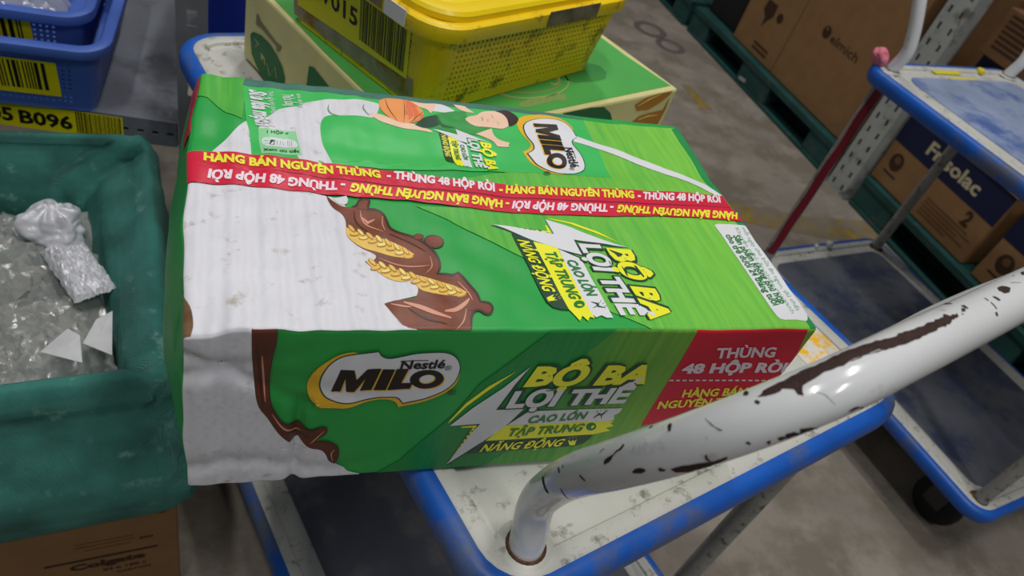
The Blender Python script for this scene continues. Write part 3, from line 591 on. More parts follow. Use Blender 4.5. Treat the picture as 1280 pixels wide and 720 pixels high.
["logo_print","logoblack",8,"p",[2530,2281,2737,2282,2732,2211,2639,2175,2724,2140,2719,2063,2519,2062,2524,2127,2638,2127,2521,2156,2528,2201,2656,2238,2526,2231]],
["logo_print","logoblack",8,"p",[2517,2050,2714,2053,2705,1986,2515,1983]],
["logo_print","logoblack",8,"p",[2514,1975,2708,1979,2699,1909,2567,1911,2562,1846,2505,1845]],
["logo_print","logoblack",8,"p",[2576,1675,2549,1674,2525,1683,2508,1701,2499,1727,2499,1757,2507,1789,2524,1820,2547,1846,2574,1864,2603,1874,2629,1875,2652,1865,2668,1847,2677,1822,2678,1793,2670,1762,2654,1731,2632,1705,2605,1686]],
["logo_print","gold",9,"p",[2585,1726,2572,1727,2560,1732,2552,1742,2548,1754,2548,1769,2552,1784,2560,1798,2571,1809,2584,1817,2597,1821,2610,1820,2621,1814,2630,1805,2634,1792,2634,1778,2630,1763,2622,1749,2612,1738,2599,1730]],
["logo_print","milk",10,"p",[2590,1735,2579,1736,2569,1741,2562,1750,2558,1761,2558,1774,2562,1787,2569,1799,2578,1809,2589,1816,2601,1819,2612,1818,2621,1813,2628,1804,2632,1793,2632,1781,2628,1768,2622,1756,2612,1745,2601,1738]],
["logo_print","logoblack",7,"t",["Nestlé",0.03,2702,1961,2686,1708,2778,1971]],
["logo_print","logoblack",7,"p",[2777,1979,2767,1823,2760,1821,2768,1976]],
["logo_print","logoblack",7,"t",["®",0.0,2663,1701,2663,1661,2706,1711]],
["logo_print","logoblack",5,"t",["®",0.0,2412,1601,2410,1545,2469,1616]],
["straw_print","milk",5,"p",[2860,2142,3133,2035,3382,1900,3703,1752,3880,1631,3971,1469,3927,1444,3813,1559,3643,1690,3318,1835,3071,1969,2821,2067]],
["athlete_print","milk",4,"p",[1611,2410,1730,2424,1791,2418,1871,2351,1842,2298,1728,2302,1639,2310]],
["athlete_print","skin",5,"p",[1169,2157,1222,2175,1344,2104,1504,2087,1625,2030,1628,1998,1520,2010,1416,2015,1288,2033,1212,2089]],
["athlete_print","skin",5,"p",[1517,2418,1606,2409,1730,2424,1704,2337,1662,2272,1643,2334,1557,2353]],
["athlete_print","skin",5,"p",[1877,2435,1972,2435,1995,2393,2037,2346,1984,2345,1907,2376]],
["athlete_print","shirt",5,"p",[1592,2209,1707,2266,1881,2349,1965,2354,1958,2223,1991,2141,2132,2144,2106,2056,2012,2007,1915,2025,1815,2025,1737,2029,1676,2069,1572,2035,1503,2070]],
["athlete_print","darkgreen",6,"p",[1538,2122,1602,2211,1699,2250,1721,2181,1701,2099,1573,2038,1505,2070]],
["athlete_print","shirtdark",6,"p",[1706,2230,1690,2148,1722,2077,1817,2087,1821,2101,1737,2115,1714,2171,1714,2233]],
["athlete_print","ball",6,"p",[1259,2321,1286,2384,1339,2413,1439,2430,1535,2403,1593,2334,1608,2256,1589,2191,1538,2122,1465,2087,1389,2084,1318,2117,1273,2202]],
["athlete_print","balldark",6,"p",[1489,2431,1535,2403,1593,2334,1608,2256,1589,2191,1538,2122,1465,2087,1430,2091]],
["athlete_print","logoblack",7,"p",[1322,2405,1320,2296,1343,2178,1375,2092,1377,2095,1348,2185,1326,2301,1324,2406]],
["athlete_print","logoblack",7,"p",[1471,2418,1451,2253,1422,2090,1424,2090,1457,2254,1473,2418]],
["athlete_print","logoblack",7,"p",[1603,2280,1539,2195,1482,2105,1483,2102,1541,2188,1604,2277]],
["athlete_print","skin",6,"p",[1930,2240,1982,2287,2050,2308,2095,2370,2189,2405,2277,2406,2313,2333,2313,2218,2258,2160,2210,2140,2128,2147,2043,2139,1991,2139,1949,2183]],
["athlete_print","hair",7,"p",[2227,2404,2317,2437,2375,2404,2413,2327,2388,2264,2320,2194,2289,2192,2308,2304,2281,2381]],
["athlete_print","skin",6,"p",[1977,2032,2130,2133,2123,2042,2157,1971,2238,1949,2215,1920,2213,1887,2165,1880,2115,1880,2100,1945,2049,1987]],
["athlete_print","hair",7,"p",[2179,2344,2185,2299,2187,2302,2182,2347]],
["athlete_print","hair",7,"p",[2202,2239,2209,2204,2212,2207,2204,2241]],
["athlete_print","hair",7,"p",[2084,2299,2082,2254,2068,2217,2069,2216,2088,2256,2086,2301]],
["athlete_print","hair",7,"p",[2136,2274,2117,2242,2127,2226,2129,2228,2121,2244,2137,2273]],
["product_text_print","milk",5,"t",["Sữa lúa mạch",0.05,338,2346,393,1870,449,2314]],
["product_text_print","milk",5,"t",["Thức uống dinh dưỡng",0.0,465,2333,489,2037,498,2340]],
["product_text_print","milk",5,"t",["Thức uống",0.02,562,2330,584,2166,636,2330]],
["product_text_print","milk",5,"t",["dinh dưỡng",0.0,659,2339,680,2149,690,2341]],
["guide_label_print","palegreen",4,"p",[402,1841,641,1852,669,1561,420,1543]],
["guide_label_print","milk",5,"p",[433,1748,462,1757,598,1765,635,1739,649,1686,642,1658,593,1647,451,1640,428,1679,422,1719]],
["guide_label_print","darkgreen",5,"t",["1 HỘP =",0.02,455,1793,592,1809,456,1817]],
["guide_label_print","darkgreen",5,"t",["Xem chi tiết",0.02,431,1567,653,1585,430,1599]],
["guide_label_print","darkgreen",6,"p",[479,1728,468,1667,500,1665,504,1732,480,1730,479,1726,500,1726,496,1671,473,1672,480,1728]],
["guide_label_print","darkgreen",6,"p",[520,1732,514,1672,516,1672,522,1732]],
["guide_label_print","darkgreen",6,"p",[539,1731,534,1671,536,1671,541,1731]],
["guide_label_print","darkgreen",6,"p",[554,1731,557,1672,559,1672,556,1732]],
["guide_label_print","darkgreen",6,"p",[585,1745,585,1662,587,1663,587,1745]],
["guide_label_print","darkgreen",6,"p",[596,1746,599,1664,600,1665,598,1747]],
["guide_label_print","darkgreen",6,"p",[608,1745,609,1669,611,1669,610,1746]],
["notice_print","milk",4,"p",[3688,1069,3706,1085,3738,1093,3969,1092,3990,1082,4003,954,4005,753,4014,535,4017,379,4002,319,3978,269,4013,236,3992,163,3962,91,3939,70,3852,80,3749,76,3719,85,3708,113,3705,240,3707,684]],
["notice_print","textgreen",5,"t",["cho trẻ dưới 24 tháng tuổi",0.02,3725,955,3740,213,3785,965]],
["notice_print","textgreen",5,"t",["Sản phẩm không phù hợp",0.02,3795,954,3804,225,3859,964]],
["notice_print","greygreen",5,"t",["Khuyến nghị: ăn nhiều rau xanh",0.0,3859,1044,3845,133,3896,1055]],
["notice_print","greygreen",5,"t",["mỗi ngày cho bữa ăn ngon, đủ chất",0.0,3929,1057,3904,162,3966,1060]]]
FRONT_PRINT = [
["slogan_print","yellow",4,"p",[1881,1070,1729,871,1634,730,1554,552,1559,594,1625,768,1737,933]],
["slogan_print","yellow",4,"p",[1652,500,1737,493,1667,150,1689,148,1761,447,1758,519,1655,512]],
["slogan_print","darkgreen",4,"p",[1773,534,1570,531,1685,718,1904,970,1963,1119,1937,942,1872,696,2062,689,1997,520,1654,46,1717,433]],
["slogan_print","darkgreen",5,"p",[1850,327,1973,512,2072,653,2096,652,2121,620,1982,481,2690,330,2677,270,2651,223,2589,195,1764,183]],
["slogan_print","milk",5.7,"p",[2070,618,2097,648,2802,634,2798,583,2767,554,2787,504,2744,486,1976,502]],
["slogan_print","yellow",5.35,"p",[1951,500,2795,490,2777,458,2817,429,2762,405,2813,368,2682,331,1869,330]],
["slogan_print","milk",6,"p",[1960,1112,1910,952,1849,678,2046,679,1982,525,1864,347,1648,73,1695,259,1738,425,1777,534,1570,531,1685,718,1838,911]],
["slogan_print","darkgreen",7,"t",["BỘ BA",0.11,1968,928,2857,923,2001,1108]],
["slogan_print","yellow",8,"t",["BỘ BA",0.05,1968,928,2857,923,2001,1108]],
["slogan_print","darkgreen",7,"t",["LỢI THẾ",0.11,1909,707,2802,710,1925,866]],
["slogan_print","milk",8,"t",["LỢI THẾ",0.05,1909,707,2802,710,1925,866]],
["slogan_print","textgreen",6.6,"t",["CAO LỚN",0.035,2110,517,2540,531,2118,595]],
["slogan_print","textgreen",6.6,"t",["TẬP TRUNG",0.03,2001,376,2566,385,2013,462]],
["slogan_print","yellow",6.6,"t",["NĂNG ĐỘNG",0.03,1851,208,2462,215,1872,294]],
["slogan_print","darkgreen",7,"p",[2615,531,2640,561,2674,562,2694,617,2689,622,2662,580,2628,579,2610,537]],
["slogan_print","darkgreen",7,"p",[2626,588,2655,567,2677,525,2682,525,2662,577,2626,594]],
["slogan_print","darkgreen",7,"p",[2602,615,2625,597,2626,601,2602,619]],
["slogan_print","darkgreen",7,"p",[2630,631,2645,609,2647,611,2632,632]],
["slogan_print","darkgreen",7,"p",[2669,638,2666,614,2669,611,2672,636]],
["slogan_print","textgreen",7,"p",[2671,440,2679,410,2668,388,2645,382,2617,395,2596,421,2589,451,2599,473,2622,479,2650,467]],
["slogan_print","yellow",8,"p",[2650,448,2656,436,2655,420,2648,410,2640,412,2635,424,2635,440,2642,449]],
["slogan_print","yellow",7,"p",[2504,282,2539,256,2541,283,2562,258,2572,288,2583,211,2540,211]],
["slogan_print","yellow",7,"p",[2504,312,2518,288,2519,290,2506,313]],
["slogan_print","yellow",7,"p",[2523,328,2536,300,2538,301,2526,328]],
["slogan_print","yellow",7,"p",[2554,322,2555,300,2557,298,2557,320]],
["logo_print","gold",4,"p",[642,946,641,1018,663,1106,699,1173,758,1231,819,1264,883,1276,1120,1126,1516,1066,1520,964,1471,880,1373,806,1226,753,1199,742,1175,796,1120,831,1049,825,936,777,845,758,763,763,702,804,662,867]],
["logo_print","darkgreen",5,"p",[708,952,701,1019,705,1090,737,1179,798,1239,874,1263,939,1270,1001,1279,1022,1237,1061,1216,1125,1232,1213,1256,1305,1266,1390,1265,1456,1231,1502,1150,1516,1072,1507,973,1458,895,1371,828,1288,803,1220,771,1184,829,1142,847,1070,845,1002,820,910,802,813,808,747,866]],
["logo_print","milk",6,"p",[715,960,709,1015,713,1086,743,1172,801,1230,875,1254,940,1261,999,1270,1017,1231,1061,1205,1127,1221,1215,1247,1306,1257,1390,1256,1451,1224,1496,1150,1508,1076,1500,981,1453,905,1366,840,1283,815,1220,785,1187,841,1140,859,1068,857,1000,832,908,814,814,820,751,875]],
["logo_print","gold",7,"p",[787,905,816,1114,890,1115,915,1025,965,1115,1045,1115,1017,914,949,913,966,1028,917,907,871,910,851,1036,839,906]],
["logo_print","gold",7,"p",[1029,913,1055,1112,1125,1109,1099,917]],
["logo_print","gold",7,"p",[1108,917,1132,1113,1206,1110,1183,976,1252,976,1244,919]],
["logo_print","gold",7,"p",[1435,1009,1432,981,1419,956,1397,937,1368,925,1336,923,1303,929,1273,943,1250,964,1234,990,1227,1017,1231,1044,1244,1068,1266,1086,1293,1098,1325,1101,1357,1095,1386,1082,1411,1062,1427,1036]],
["logo_print","logoblack",8,"p",[779,915,808,1123,883,1124,907,1034,957,1124,1037,1125,1008,924,941,923,958,1037,909,917,863,920,843,1046,831,916]],
["logo_print","logoblack",8,"p",[1020,923,1046,1121,1116,1119,1091,927]],
["logo_print","logoblack",8,"p",[1099,927,1124,1122,1197,1119,1174,986,1243,986,1235,929]],
["logo_print","logoblack",8,"p",[1426,1017,1423,989,1410,964,1388,945,1359,934,1327,931,1294,937,1265,951,1241,972,1225,997,1219,1025,1223,1052,1236,1075,1257,1094,1285,1105,1316,1108,1348,1103,1377,1090,1402,1069,1418,1044]],
["logo_print","gold",9,"p",[1373,1021,1370,1007,1362,995,1351,986,1337,981,1322,979,1306,982,1293,989,1283,999,1276,1011,1274,1025,1277,1038,1285,1049,1296,1058,1310,1064,1325,1066,1340,1063,1354,1056,1364,1046,1371,1034]],
["logo_print","milk",10,"p",[1364,1025,1361,1013,1354,1003,1344,996,1332,991,1318,990,1305,992,1293,998,1284,1006,1279,1017,1277,1028,1280,1039,1286,1049,1296,1057,1309,1062,1322,1063,1335,1061,1347,1055,1356,1047,1362,1036]],
["logo_print","logoblack",7,"t",["Nestlé",0.03,1142,1118,1406,1124,1143,1193]],
["logo_print","logoblack",7,"p",[1134,1191,1297,1196,1299,1189,1136,1182]],
["logo_print","logoblack",7,"t",["®",0.0,1411,1101,1453,1106,1407,1144]],
["logo_print","logoblack",5,"t",["®",0.0,1479,858,1537,861,1472,914]],
["field_print","frontdark",1,"p",[1998,1444,1831,1178,1673,954,1565,631,1309,158,1170,10,2476,1,4764,174,4001,1462]],
["field_print","frontlime",2,"p",[2427,1443,2310,1243,2224,760,2096,217,1915,-4,2476,1,4764,174,4001,1462]],
["milk_print","milk",2,"p",[5,1435,325,1435,342,1238,365,1013,395,793,451,687,499,577,550,491,586,431,631,455,701,377,777,340,815,291,841,197,878,168,945,107,968,62,1056,28,1049,7,959,-14,736,-22,469,-17,15,11,-5,269,-9,796,-4,1204]],
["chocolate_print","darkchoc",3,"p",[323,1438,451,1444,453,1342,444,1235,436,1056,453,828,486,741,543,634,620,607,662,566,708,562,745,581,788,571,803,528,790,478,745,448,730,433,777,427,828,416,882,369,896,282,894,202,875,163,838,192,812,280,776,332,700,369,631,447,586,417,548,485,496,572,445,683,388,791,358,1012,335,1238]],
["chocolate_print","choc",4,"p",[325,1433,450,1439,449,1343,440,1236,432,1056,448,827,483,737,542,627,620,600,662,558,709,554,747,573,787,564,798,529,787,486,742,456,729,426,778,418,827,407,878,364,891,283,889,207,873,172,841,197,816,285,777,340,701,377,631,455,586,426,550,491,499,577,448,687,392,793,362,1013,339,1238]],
["chocolate_print","chocshine",5,"p",[384,1237,398,1057,424,841,428,841,410,1058,388,1238]],
["chocolate_print","chocshine",5,"p",[467,722,542,564,642,506,643,514,548,583,470,727]],
["chocolate_print","chocshine",5,"p",[706,417,743,467,783,529,781,533,737,479,704,422]],
["chocolate_print","chocshine",5,"p",[859,333,836,290,862,194,865,195,844,287,862,329]],
["chocolate_print","darkchoc",5,"p",[353,1344,373,1103,415,791,419,792,385,1105,357,1345]],
["chocolate_print","darkchoc",5,"p",[562,540,627,484,692,473,692,482,628,511,563,549]],
["red_panel_print","redfront",3,"p",[3020,1418,3913,1438,3971,1211,4017,1006,4123,547,3754,471,3048,405,3040,944]],
["red_panel_print","bandwhite",4,"p",[3042,939,3075,939,3082,923,3049,924]],
["red_panel_print","bandwhite",4,"p",[3096,937,3129,936,3136,921,3103,922]],
["red_panel_print","bandwhite",4,"p",[3150,935,3183,934,3191,919,3158,919]],
["red_panel_print","bandwhite",4,"p",[3205,932,3238,932,3246,916,3213,917]],
["red_panel_print","bandwhite",4,"p",[3260,930,3294,930,3302,914,3268,915]],
["red_panel_print","bandwhite",4,"p",[3316,928,3349,927,3358,912,3324,912]],
["red_panel_print","bandwhite",4,"p",[3372,925,3406,925,3414,909,3380,910]],
["red_panel_print","bandwhite",4,"p",[3428,923,3463,923,3471,907,3437,907]],
["red_panel_print","bandwhite",4,"p",[3485,921,3520,920,3529,904,3494,905]],
["red_panel_print","bandwhite",4,"p",[3543,918,3578,918,3587,902,3552,903]],
["red_panel_print","bandwhite",4,"p",[3601,916,3636,915,3645,899,3610,900]],
["red_panel_print","bandwhite",4,"p",[3660,913,3695,913,3704,897,3669,898]],
["red_panel_print","bandwhite",4,"p",[3719,911,3754,910,3764,894,3728,895]],
["red_panel_print","bandwhite",4,"p",[3778,909,3814,908,3824,892,3787,893]],
["red_panel_print","bandwhite",4,"p",[3838,906,3874,905,3884,889,3848,890]],
["red_panel_print","bandwhite",4,"p",[3899,904,3935,903,3945,887,3908,887]],
["red_panel_print","bandwhite",4,"p",[3960,901,3997,900,4007,884,3970,885]],
["red_panel_print","bandwhite",4,"p",[4021,898,4059,898,4069,881,4032,882]],
["red_panel_print","bandwhite",4,"p",[4084,896,4121,895,4132,879,4094,879]],
["red_panel_print","bandwhite",4,"p",[4146,893,4184,893,4195,876,4157,877]],
["red_panel_print","bandwhite",5,"t",["THÙNG",0.035,3294,1170,3787,1167,3260,1270]],
["red_panel_print","bandwhite",5,"t",["48 HỘP RỜI",0.05,3095,1016,3985,998,3070,1114]],
["red_panel_print","bandyellow",5,"t",["HÀNG BÁN",0.035,3237,737,3785,740,3217,821]],
["red_panel_print","bandyellow",5,"t",["NGUYÊN THÙNG",0.035,3090,611,3958,633,3074,696]]]
# bare-metal chips in the handle paint: colour, outline as (arc length 0.1 mm, angle mrad)
CHIPS = [
["chip",[2888,637,2915,478,2955,421,2994,408,3030,314,3067,263,3113,282,3147,266,3213,195,3267,222,3334,304,3382,419,3436,513,3479,623,3514,561,3610,677,3712,706,3806,739,3842,615,3855,813,3917,801,3904,940,3835,959,3792,1069,3743,1039,3634,1046,3514,1029,3452,965,3372,864,3286,755,3232,752,3384,823,3325,803,3279,734,3222,756,3159,755,3131,715,3087,807,3041,871,3027,1176,3012,1074,3010,872,2977,695,2945,767,2915,725]],
["chip",[2844,253,2855,53,2867,254,2861,417,2849,379]],
["chip",[2873,740,2882,735,2891,853,2883,910,2875,843]],
["chip",[2891,2206,2910,2232,2917,2335,2923,2180,2951,2223,2972,2517,2974,2189,3016,2372,3031,2695,3053,2595,2894,2436]],
["chip",[3154,2337,3177,2246,3205,2375,3223,2689,3229,2495]],
["chip",[2850,2302,2854,2183,2867,2222,2855,2434]],
["chip",[2786,1915,2798,1904,2802,2021,2797,2079]],
["chip",[4426,549,4472,555,4496,811,4452,949,4409,904,4404,708]],
["chip",[4305,789,4321,835,4330,1060,4312,1075]],
["chip",[4209,1373,4226,1388,4224,1534,4207,1517]],
["chip",[4240,701,4247,740,4243,897,4235,897]],
["chip",[4239,959,4244,967,4245,1287,4238,1293]],
["chip",[4015,-29,4036,89,4020,321,4006,185]],
["chip",[4022,586,4047,625,4034,842,4019,799]],
["chip",[3998,699,4012,771,3990,886,3958,866]],
["chip",[4739,358,4779,323,4718,556,4711,510]],
["chip",[4673,256,4678,363,4665,341]],
["chip",[3942,891,3956,945,3940,964]],
["chip",[2097,1055,2126,922,2166,880,2223,729,2253,566,2260,659,2236,793,2177,927,2164,1021,2103,1146]],
["chip",[2268,1668,2302,1582,2344,1672,2348,1767,2314,1821,2272,1741]],
["chip",[2412,1818,2425,1813,2429,1895,2441,1961,2426,2009,2406,1950]],
["chip",[2461,1997,2490,1992,2543,2067,2580,2111,2624,2219,2676,2282,2699,2251,2692,2394,2661,2476,2608,2550,2558,2528,2501,2477,2463,2248]],
["chip",[2514,406,2528,343,2537,468,2534,703,2522,678]],
["chip",[2392,141,2405,42,2418,121,2409,222]],
["chip",[2634,1874,2643,1854,2635,2014,2635,2258,2628,2171,2623,2070]],
["chip",[1841,1246,1855,1267,1882,1571,1869,1553]],
["chip",[1287,772,1323,821,1338,1494,1323,1627,1309,1533]],
["chip",[1559,696,1579,684,1604,958,1585,949]],
["chip",[1624,673,1634,649,1648,791,1638,783]],
["scratch",[2688,677,2706,989,2739,1277,2729,1270,2710,970,2689,673]],
["scratch",[1537,1578,1510,1888,1457,2434,1462,2428,1523,1877,1547,1572]],
["scratch",[2057,659,2074,530,2101,530,2098,513,2067,485,2054,647]],
["scratch",[1945,844,1957,799,1952,780,1943,832]],
["scratch",[2671,1282,2675,1414,2676,1406,2672,1275]],
["scratch",[3881,349,3888,530,3891,518,3885,337]],
["scratch",[4552,610,4609,818,4612,805,4556,596]],
["bluemark",[3070,1218,3090,1406,3110,1815,3111,1811,3092,1396,3071,1213]]]
# flat print on the green carton: face, ink, layer, outline (0.1 mm)
GREEN_PRINT = [
["L","leafdark",1,[2954,340,2889,406,2705,459,2520,460,2364,419,2238,363,2165,269,2165,163,2287,57,2499,0,2674,-1,2794,66,2904,138]],
["L","emblem",2,[2855,342,2769,326,2846,254,2840,253,2742,341,2848,349]],
["L","emblem",2,[2705,262,2633,236,2606,177,2679,182,2696,261,2705,255,2704,163,2588,176,2608,255,2697,269]],
["L","emblem",2,[2559,214,2485,101,2380,260,2336,161,2327,167,2372,278,2475,121,2550,220]],
["L","olive",1,[2831,639,2786,646,2735,603,2381,550,2271,564,2313,486,2370,463,2391,514,2728,537,2836,520]],
["L","leafdark",1,[1728,651,1640,686,1342,649,1396,526,1741,413]],
["R","leafdark",1,[1870,892,2043,935,2298,914,2517,860,2676,759,2766,655,2590,595,1997,775]],
["R","wheatdark",1,[3264,873,3462,909,3716,926,3700,836,3565,749,3381,684,3167,705,3077,798]],
["R","wheatdark",1,[3272,621,3450,632,3698,633,3720,806,3753,638,3730,432,3562,392,3152,548]],
["R","wheatlight",2,[3148,771,3332,830,3525,872,3518,878,3312,847,3140,777]],
["R","wheatlight",2,[3270,565,3445,584,3642,570,3637,577,3428,603,3264,572]],
["T","emblem",1,[2441,597,2431,555,2421,519,2402,485,2376,453,2341,423,2299,395,2249,369,2192,347,2131,329,2065,315,1997,305,1928,300,1859,300,1791,304,1724,312,1661,325,1602,342,1548,362,1500,386,1458,413,1422,442,1395,473,1374,506,1356,535,1349,530,1355,490,1375,456,1404,424,1439,395,1482,368,1531,344,1585,323,1645,306,1708,293,1775,284,1844,280,1914,281,1984,286,2054,295,2121,310,2185,329,2245,352,2300,380,2349,412,2390,448,2423,487,2445,527,2457,568,2449,602]],
["T","emblemdim",1,[2303,514,2283,494,2272,480,2257,466,2238,453,2213,440,2184,428,2152,417,2116,408,2077,400,2036,395,1994,391,1951,390,1907,391,1863,393,1820,398,1777,405,1736,414,1697,424,1660,436,1626,449,1594,464,1566,480,1541,498,1510,507,1500,497,1512,470,1538,453,1567,436,1599,421,1634,407,1671,395,1711,385,1752,376,1795,369,1839,364,1884,361,1928,360,1973,361,2016,365,2058,370,2099,378,2138,388,2174,400,2209,415,2240,431,2269,451,2294,474,2314,498,2315,517]],
["T","emblemdim",1,[1500,270,1692,298,1847,280,2063,306,2159,263,2077,157,1947,197,1762,185,1524,170,1437,211]],
["T","green2",2,[1526,217,1598,274,1596,278,1524,220]],
["T","green2",2,[1622,215,1695,273,1693,276,1619,219]],
["T","green2",2,[1719,213,1794,271,1791,275,1716,217]],
["T","green2",2,[1817,211,1894,270,1891,274,1815,215]],
["T","green2",2,[1918,210,1996,269,1993,272,1915,213]],
["T","emblem",1,[2296,593,2293,580,2299,576,2303,570,2304,564,2304,556,2301,548,2297,539,2291,530,2284,521,2276,513,2266,504,2256,497,2245,490,2233,485,2222,481,2212,478,2202,477,2193,478,2186,480,2181,484,2177,490,2176,496,2176,504,2166,508,2152,502,2136,484,2136,472,2138,462,2143,454,2152,448,2162,444,2175,443,2190,444,2207,448,2224,455,2243,464,2261,474,2279,487,2296,501,2311,516,2324,532,2334,548,2341,563,2345,576,2346,589,2343,599,2338,608,2329,614,2308,605]],
["T","shadeold",1,[2790,757,2996,761,3112,670,3083,519,2955,414,2801,396,2479,435,2336,550]]]  # shade round the basket's corner, laid on as a dark patch

for ci, (ink_, d) in enumerate(CHIPS):
    poly = [(d[i]/10000, d[i+1]/1000*HANDLE_R) for i in range(0, len(d), 2)]
    if ink_ == 'chip': poly = rough(poly, .0016, .0005)
    V, Fc = fill(poly, .0022)
    ik.add({'chip': 'paint_chip', 'scratch': 'scratch', 'bluemark': 'blue_mark'}[ink_]+'#%d' % ci, ink_, [tube_point(hp, s, a/HANDLE_R, HANDLE_R+.00022) for s, a in V], Fc)
ik.build(handle)
box('sticker', (TW-.085, .045, ZD-.0028), (TW-.03, .20, ZD-.0022), MATS['sticker_yellow'], own)['label'] = 'worn yellow and white sticker'
for x0, x1, y0, y1 in ((.185, .275, -.012, 0), (.21, .30, -.034, -.026)):
    box('sticker', (x0, TD-.030+y0, ZD-.0025), (x1, TD-.030+y1, ZD-.0008), MATS['lemon'], oth)['label'] = 'torn yellow sticker strip'
pk = bmesh.new(); bmesh.ops.create_icosphere(pk, subdivisions=4, radius=.0165)
for v in pk.verts: v.co *= 1+.35*noise.noise(v.co*60)+.1*noise.noise(v.co*190)
pk = obj('tape_wad', pk, MATS['pink'], None, True); pk.location = (1.16662+.035*math.cos(TH2)-.008, .83817+.035*math.sin(TH2)-.016, ZD+.0150)
tag(pk, 'pink wad of tape on the far left corner of the right-hand trolley', 'tape')
yk = lathe('bottle_cap', [(.0085, 0), (.009, .006), (.0075, .008)], MATS['lemon'], None, 16)
yk.location = (1.16662+.357*math.cos(TH2)+.029*math.sin(TH2), .83817+.357*math.sin(TH2)-.029*math.cos(TH2), ZD-.001); tag(yk, 'small yellow cap lying on the back rim of the right-hand trolley', 'cap')
for i, (u, r) in enumerate(((.238, .006), (.284, .009))):
    fm = bmesh.new(); bmesh.ops.create_icosphere(fm, subdivisions=2, radius=r)
    for v in fm.verts: v.co *= 1+.3*noise.noise(v.co*200)
    fm = obj('foam_crumb', fm, MATS['foam_white'], None, True)
    fm.location = (1.16662+u*math.cos(TH2)+.02*math.sin(TH2), .83817+u*math.sin(TH2)-.02*math.cos(TH2), LOW+r*.85)
    tag(fm, ('smaller left-hand', 'larger right-hand')[i]+' white foam crumb on the back rim of the right trolley\'s lower deck', 'crumb')

# ------------------------------------------------------------------ the big printed carton
MW, MD, MH = .40, .25047, .1443
milo = thing('drink_carton', 'big green, white and red printed drink carton lying across the front trolley', 'carton', (0, 0, ZD+.0006))
def carton_pt(x, y, z, lift=0.0, r=.0028):
    q = Vector((x, y, z)); c = Vector((min(max(x, r), MW-r), min(max(y, r), MD-r), min(max(z, r), MH-r)))
    d = q-c
    if d.length > 1e-9: n = d.normalized(); p = c+n*(r+lift)
    else: p = q
    u, v, t = x/MW, y/MD, z/MH
    s = math.sin(PI*min(max(t, 0), 1)); e = math.sin(PI*min(max(v, 0), 1))
    o = Vector((0, 0, 0))
    o.x -= (.013*s*(.12+.88*min(1, max(0, v)/.22))+.004*e)*(1-min(1, max(u, 0)))**6           # the left side bulges
    o.y += .0013*math.sin(2*PI*x/.0195+.6+.5*math.sin(x*90))*max(0, 1-x/.15)*(1-v)**6*(.25+.75*s)
    if x < .14 and v < .1: o.y += .0035*math.exp(-((x-.0625)/.0036)**2)*max(0, min(1, (.62-t)*8))+.0022*math.exp(-(((t-.86)+x*5-.02)/.035)**2)*(x < .07)+.0025*math.exp(-(((t-.74)-x*2.2)/.04)**2)*max(0, 1-x/.07)   # corrugation showing in the crushed white corner
    if x < .14 and v < .1: o.y += .0022*math.exp(-((t-.13-.05*math.sin(x*55))/.05)**2)*(1-x/.14)+.0022*math.exp(-((t-.83+x*2.4)/.06)**2)*(1-x/.14)
    o.z += (.0011*math.sin(2*PI*x/.021)*(1-min(1, x/.2)) if x < .2 else 0)*t**6*.6
    o.z += (.0016*noise.noise(Vector((x*14, y*14, 3)))-.0020*math.exp(-((y-.172)/.012)**2)+.0010*noise.noise(Vector((x*45, y*45, 9))))*t**6
    o.z -= .0055*math.exp(-((x/.016)**2+(y/.020)**2))*t**6
    o.x += .0014*noise.noise(Vector((y*30, z*30, 7)))*abs(2*u-1)**8
    o.y += .0005*noise.noise(Vector((x*22, z*22, 5)))
    return p+o
def seq(L, r=.0028):
    n = max(2, int(L/.0045)); return [0, r*.15, r*.4, r*.75]+[r+(L-2*r)*i/n for i in range(n+1)]+[L-r*.75, L-r*.4, L-r*.15, L]
xs, ys, zs = seq(MW), seq(MD), seq(MH)
xs = sorted(set([x for x in xs if x < .003 or x > .14]+[.0028+i*.0017 for i in range(81)]))
V, Fc = [], []
for a, b, f in ((xs, ys, lambda p, q: (p, q, MH)), (ys, xs, lambda p, q: (q, p, 0)), (xs, zs, lambda p, q: (p, 0, q)), (zs, xs, lambda p, q: (q, MD, p)), (zs, ys, lambda p, q: (0, q, p)), (ys, zs, lambda p, q: (MW, p, q))):
    o = len(V); nb = len(b)
    V += [carton_pt(*f(p, q), lift=-.0004) for p in a for q in b]
    for i in range(len(a)-1):
        for j in range(nb-1): Fc.append((o+i*nb+j, o+(i+1)*nb+j, o+(i+1)*nb+j+1, o+i*nb+j+1))
bd = pobj('carton_body', V, Fc, MATS['carton_green'], milo, True)
bm = bmesh.new(); bm.from_mesh(bd.data); bmesh.ops.remove_doubles(bm, verts=bm.verts, dist=1e-5); bm.to_mesh(bd.data); bm.free()
ik = Ink(); cnt = {}
LAY = .00011
RC = .0028
CUTS = {'top': [('y', RC*k) for k in (1, .75, .4, .15)]+[('x', RC*k) for k in (1, .6, .25)]+[('x', MW-RC*k) for k in (1, .6, .25)],
        'front': [('y', MH-RC*k) for k in (1, .75, .4, .15)]+[('y', RC*k) for k in (1, .5)]+[('x', RC*k) for k in (1, .6, .25)]+[('x', MW-RC*k) for k in (1, .6, .25)]}
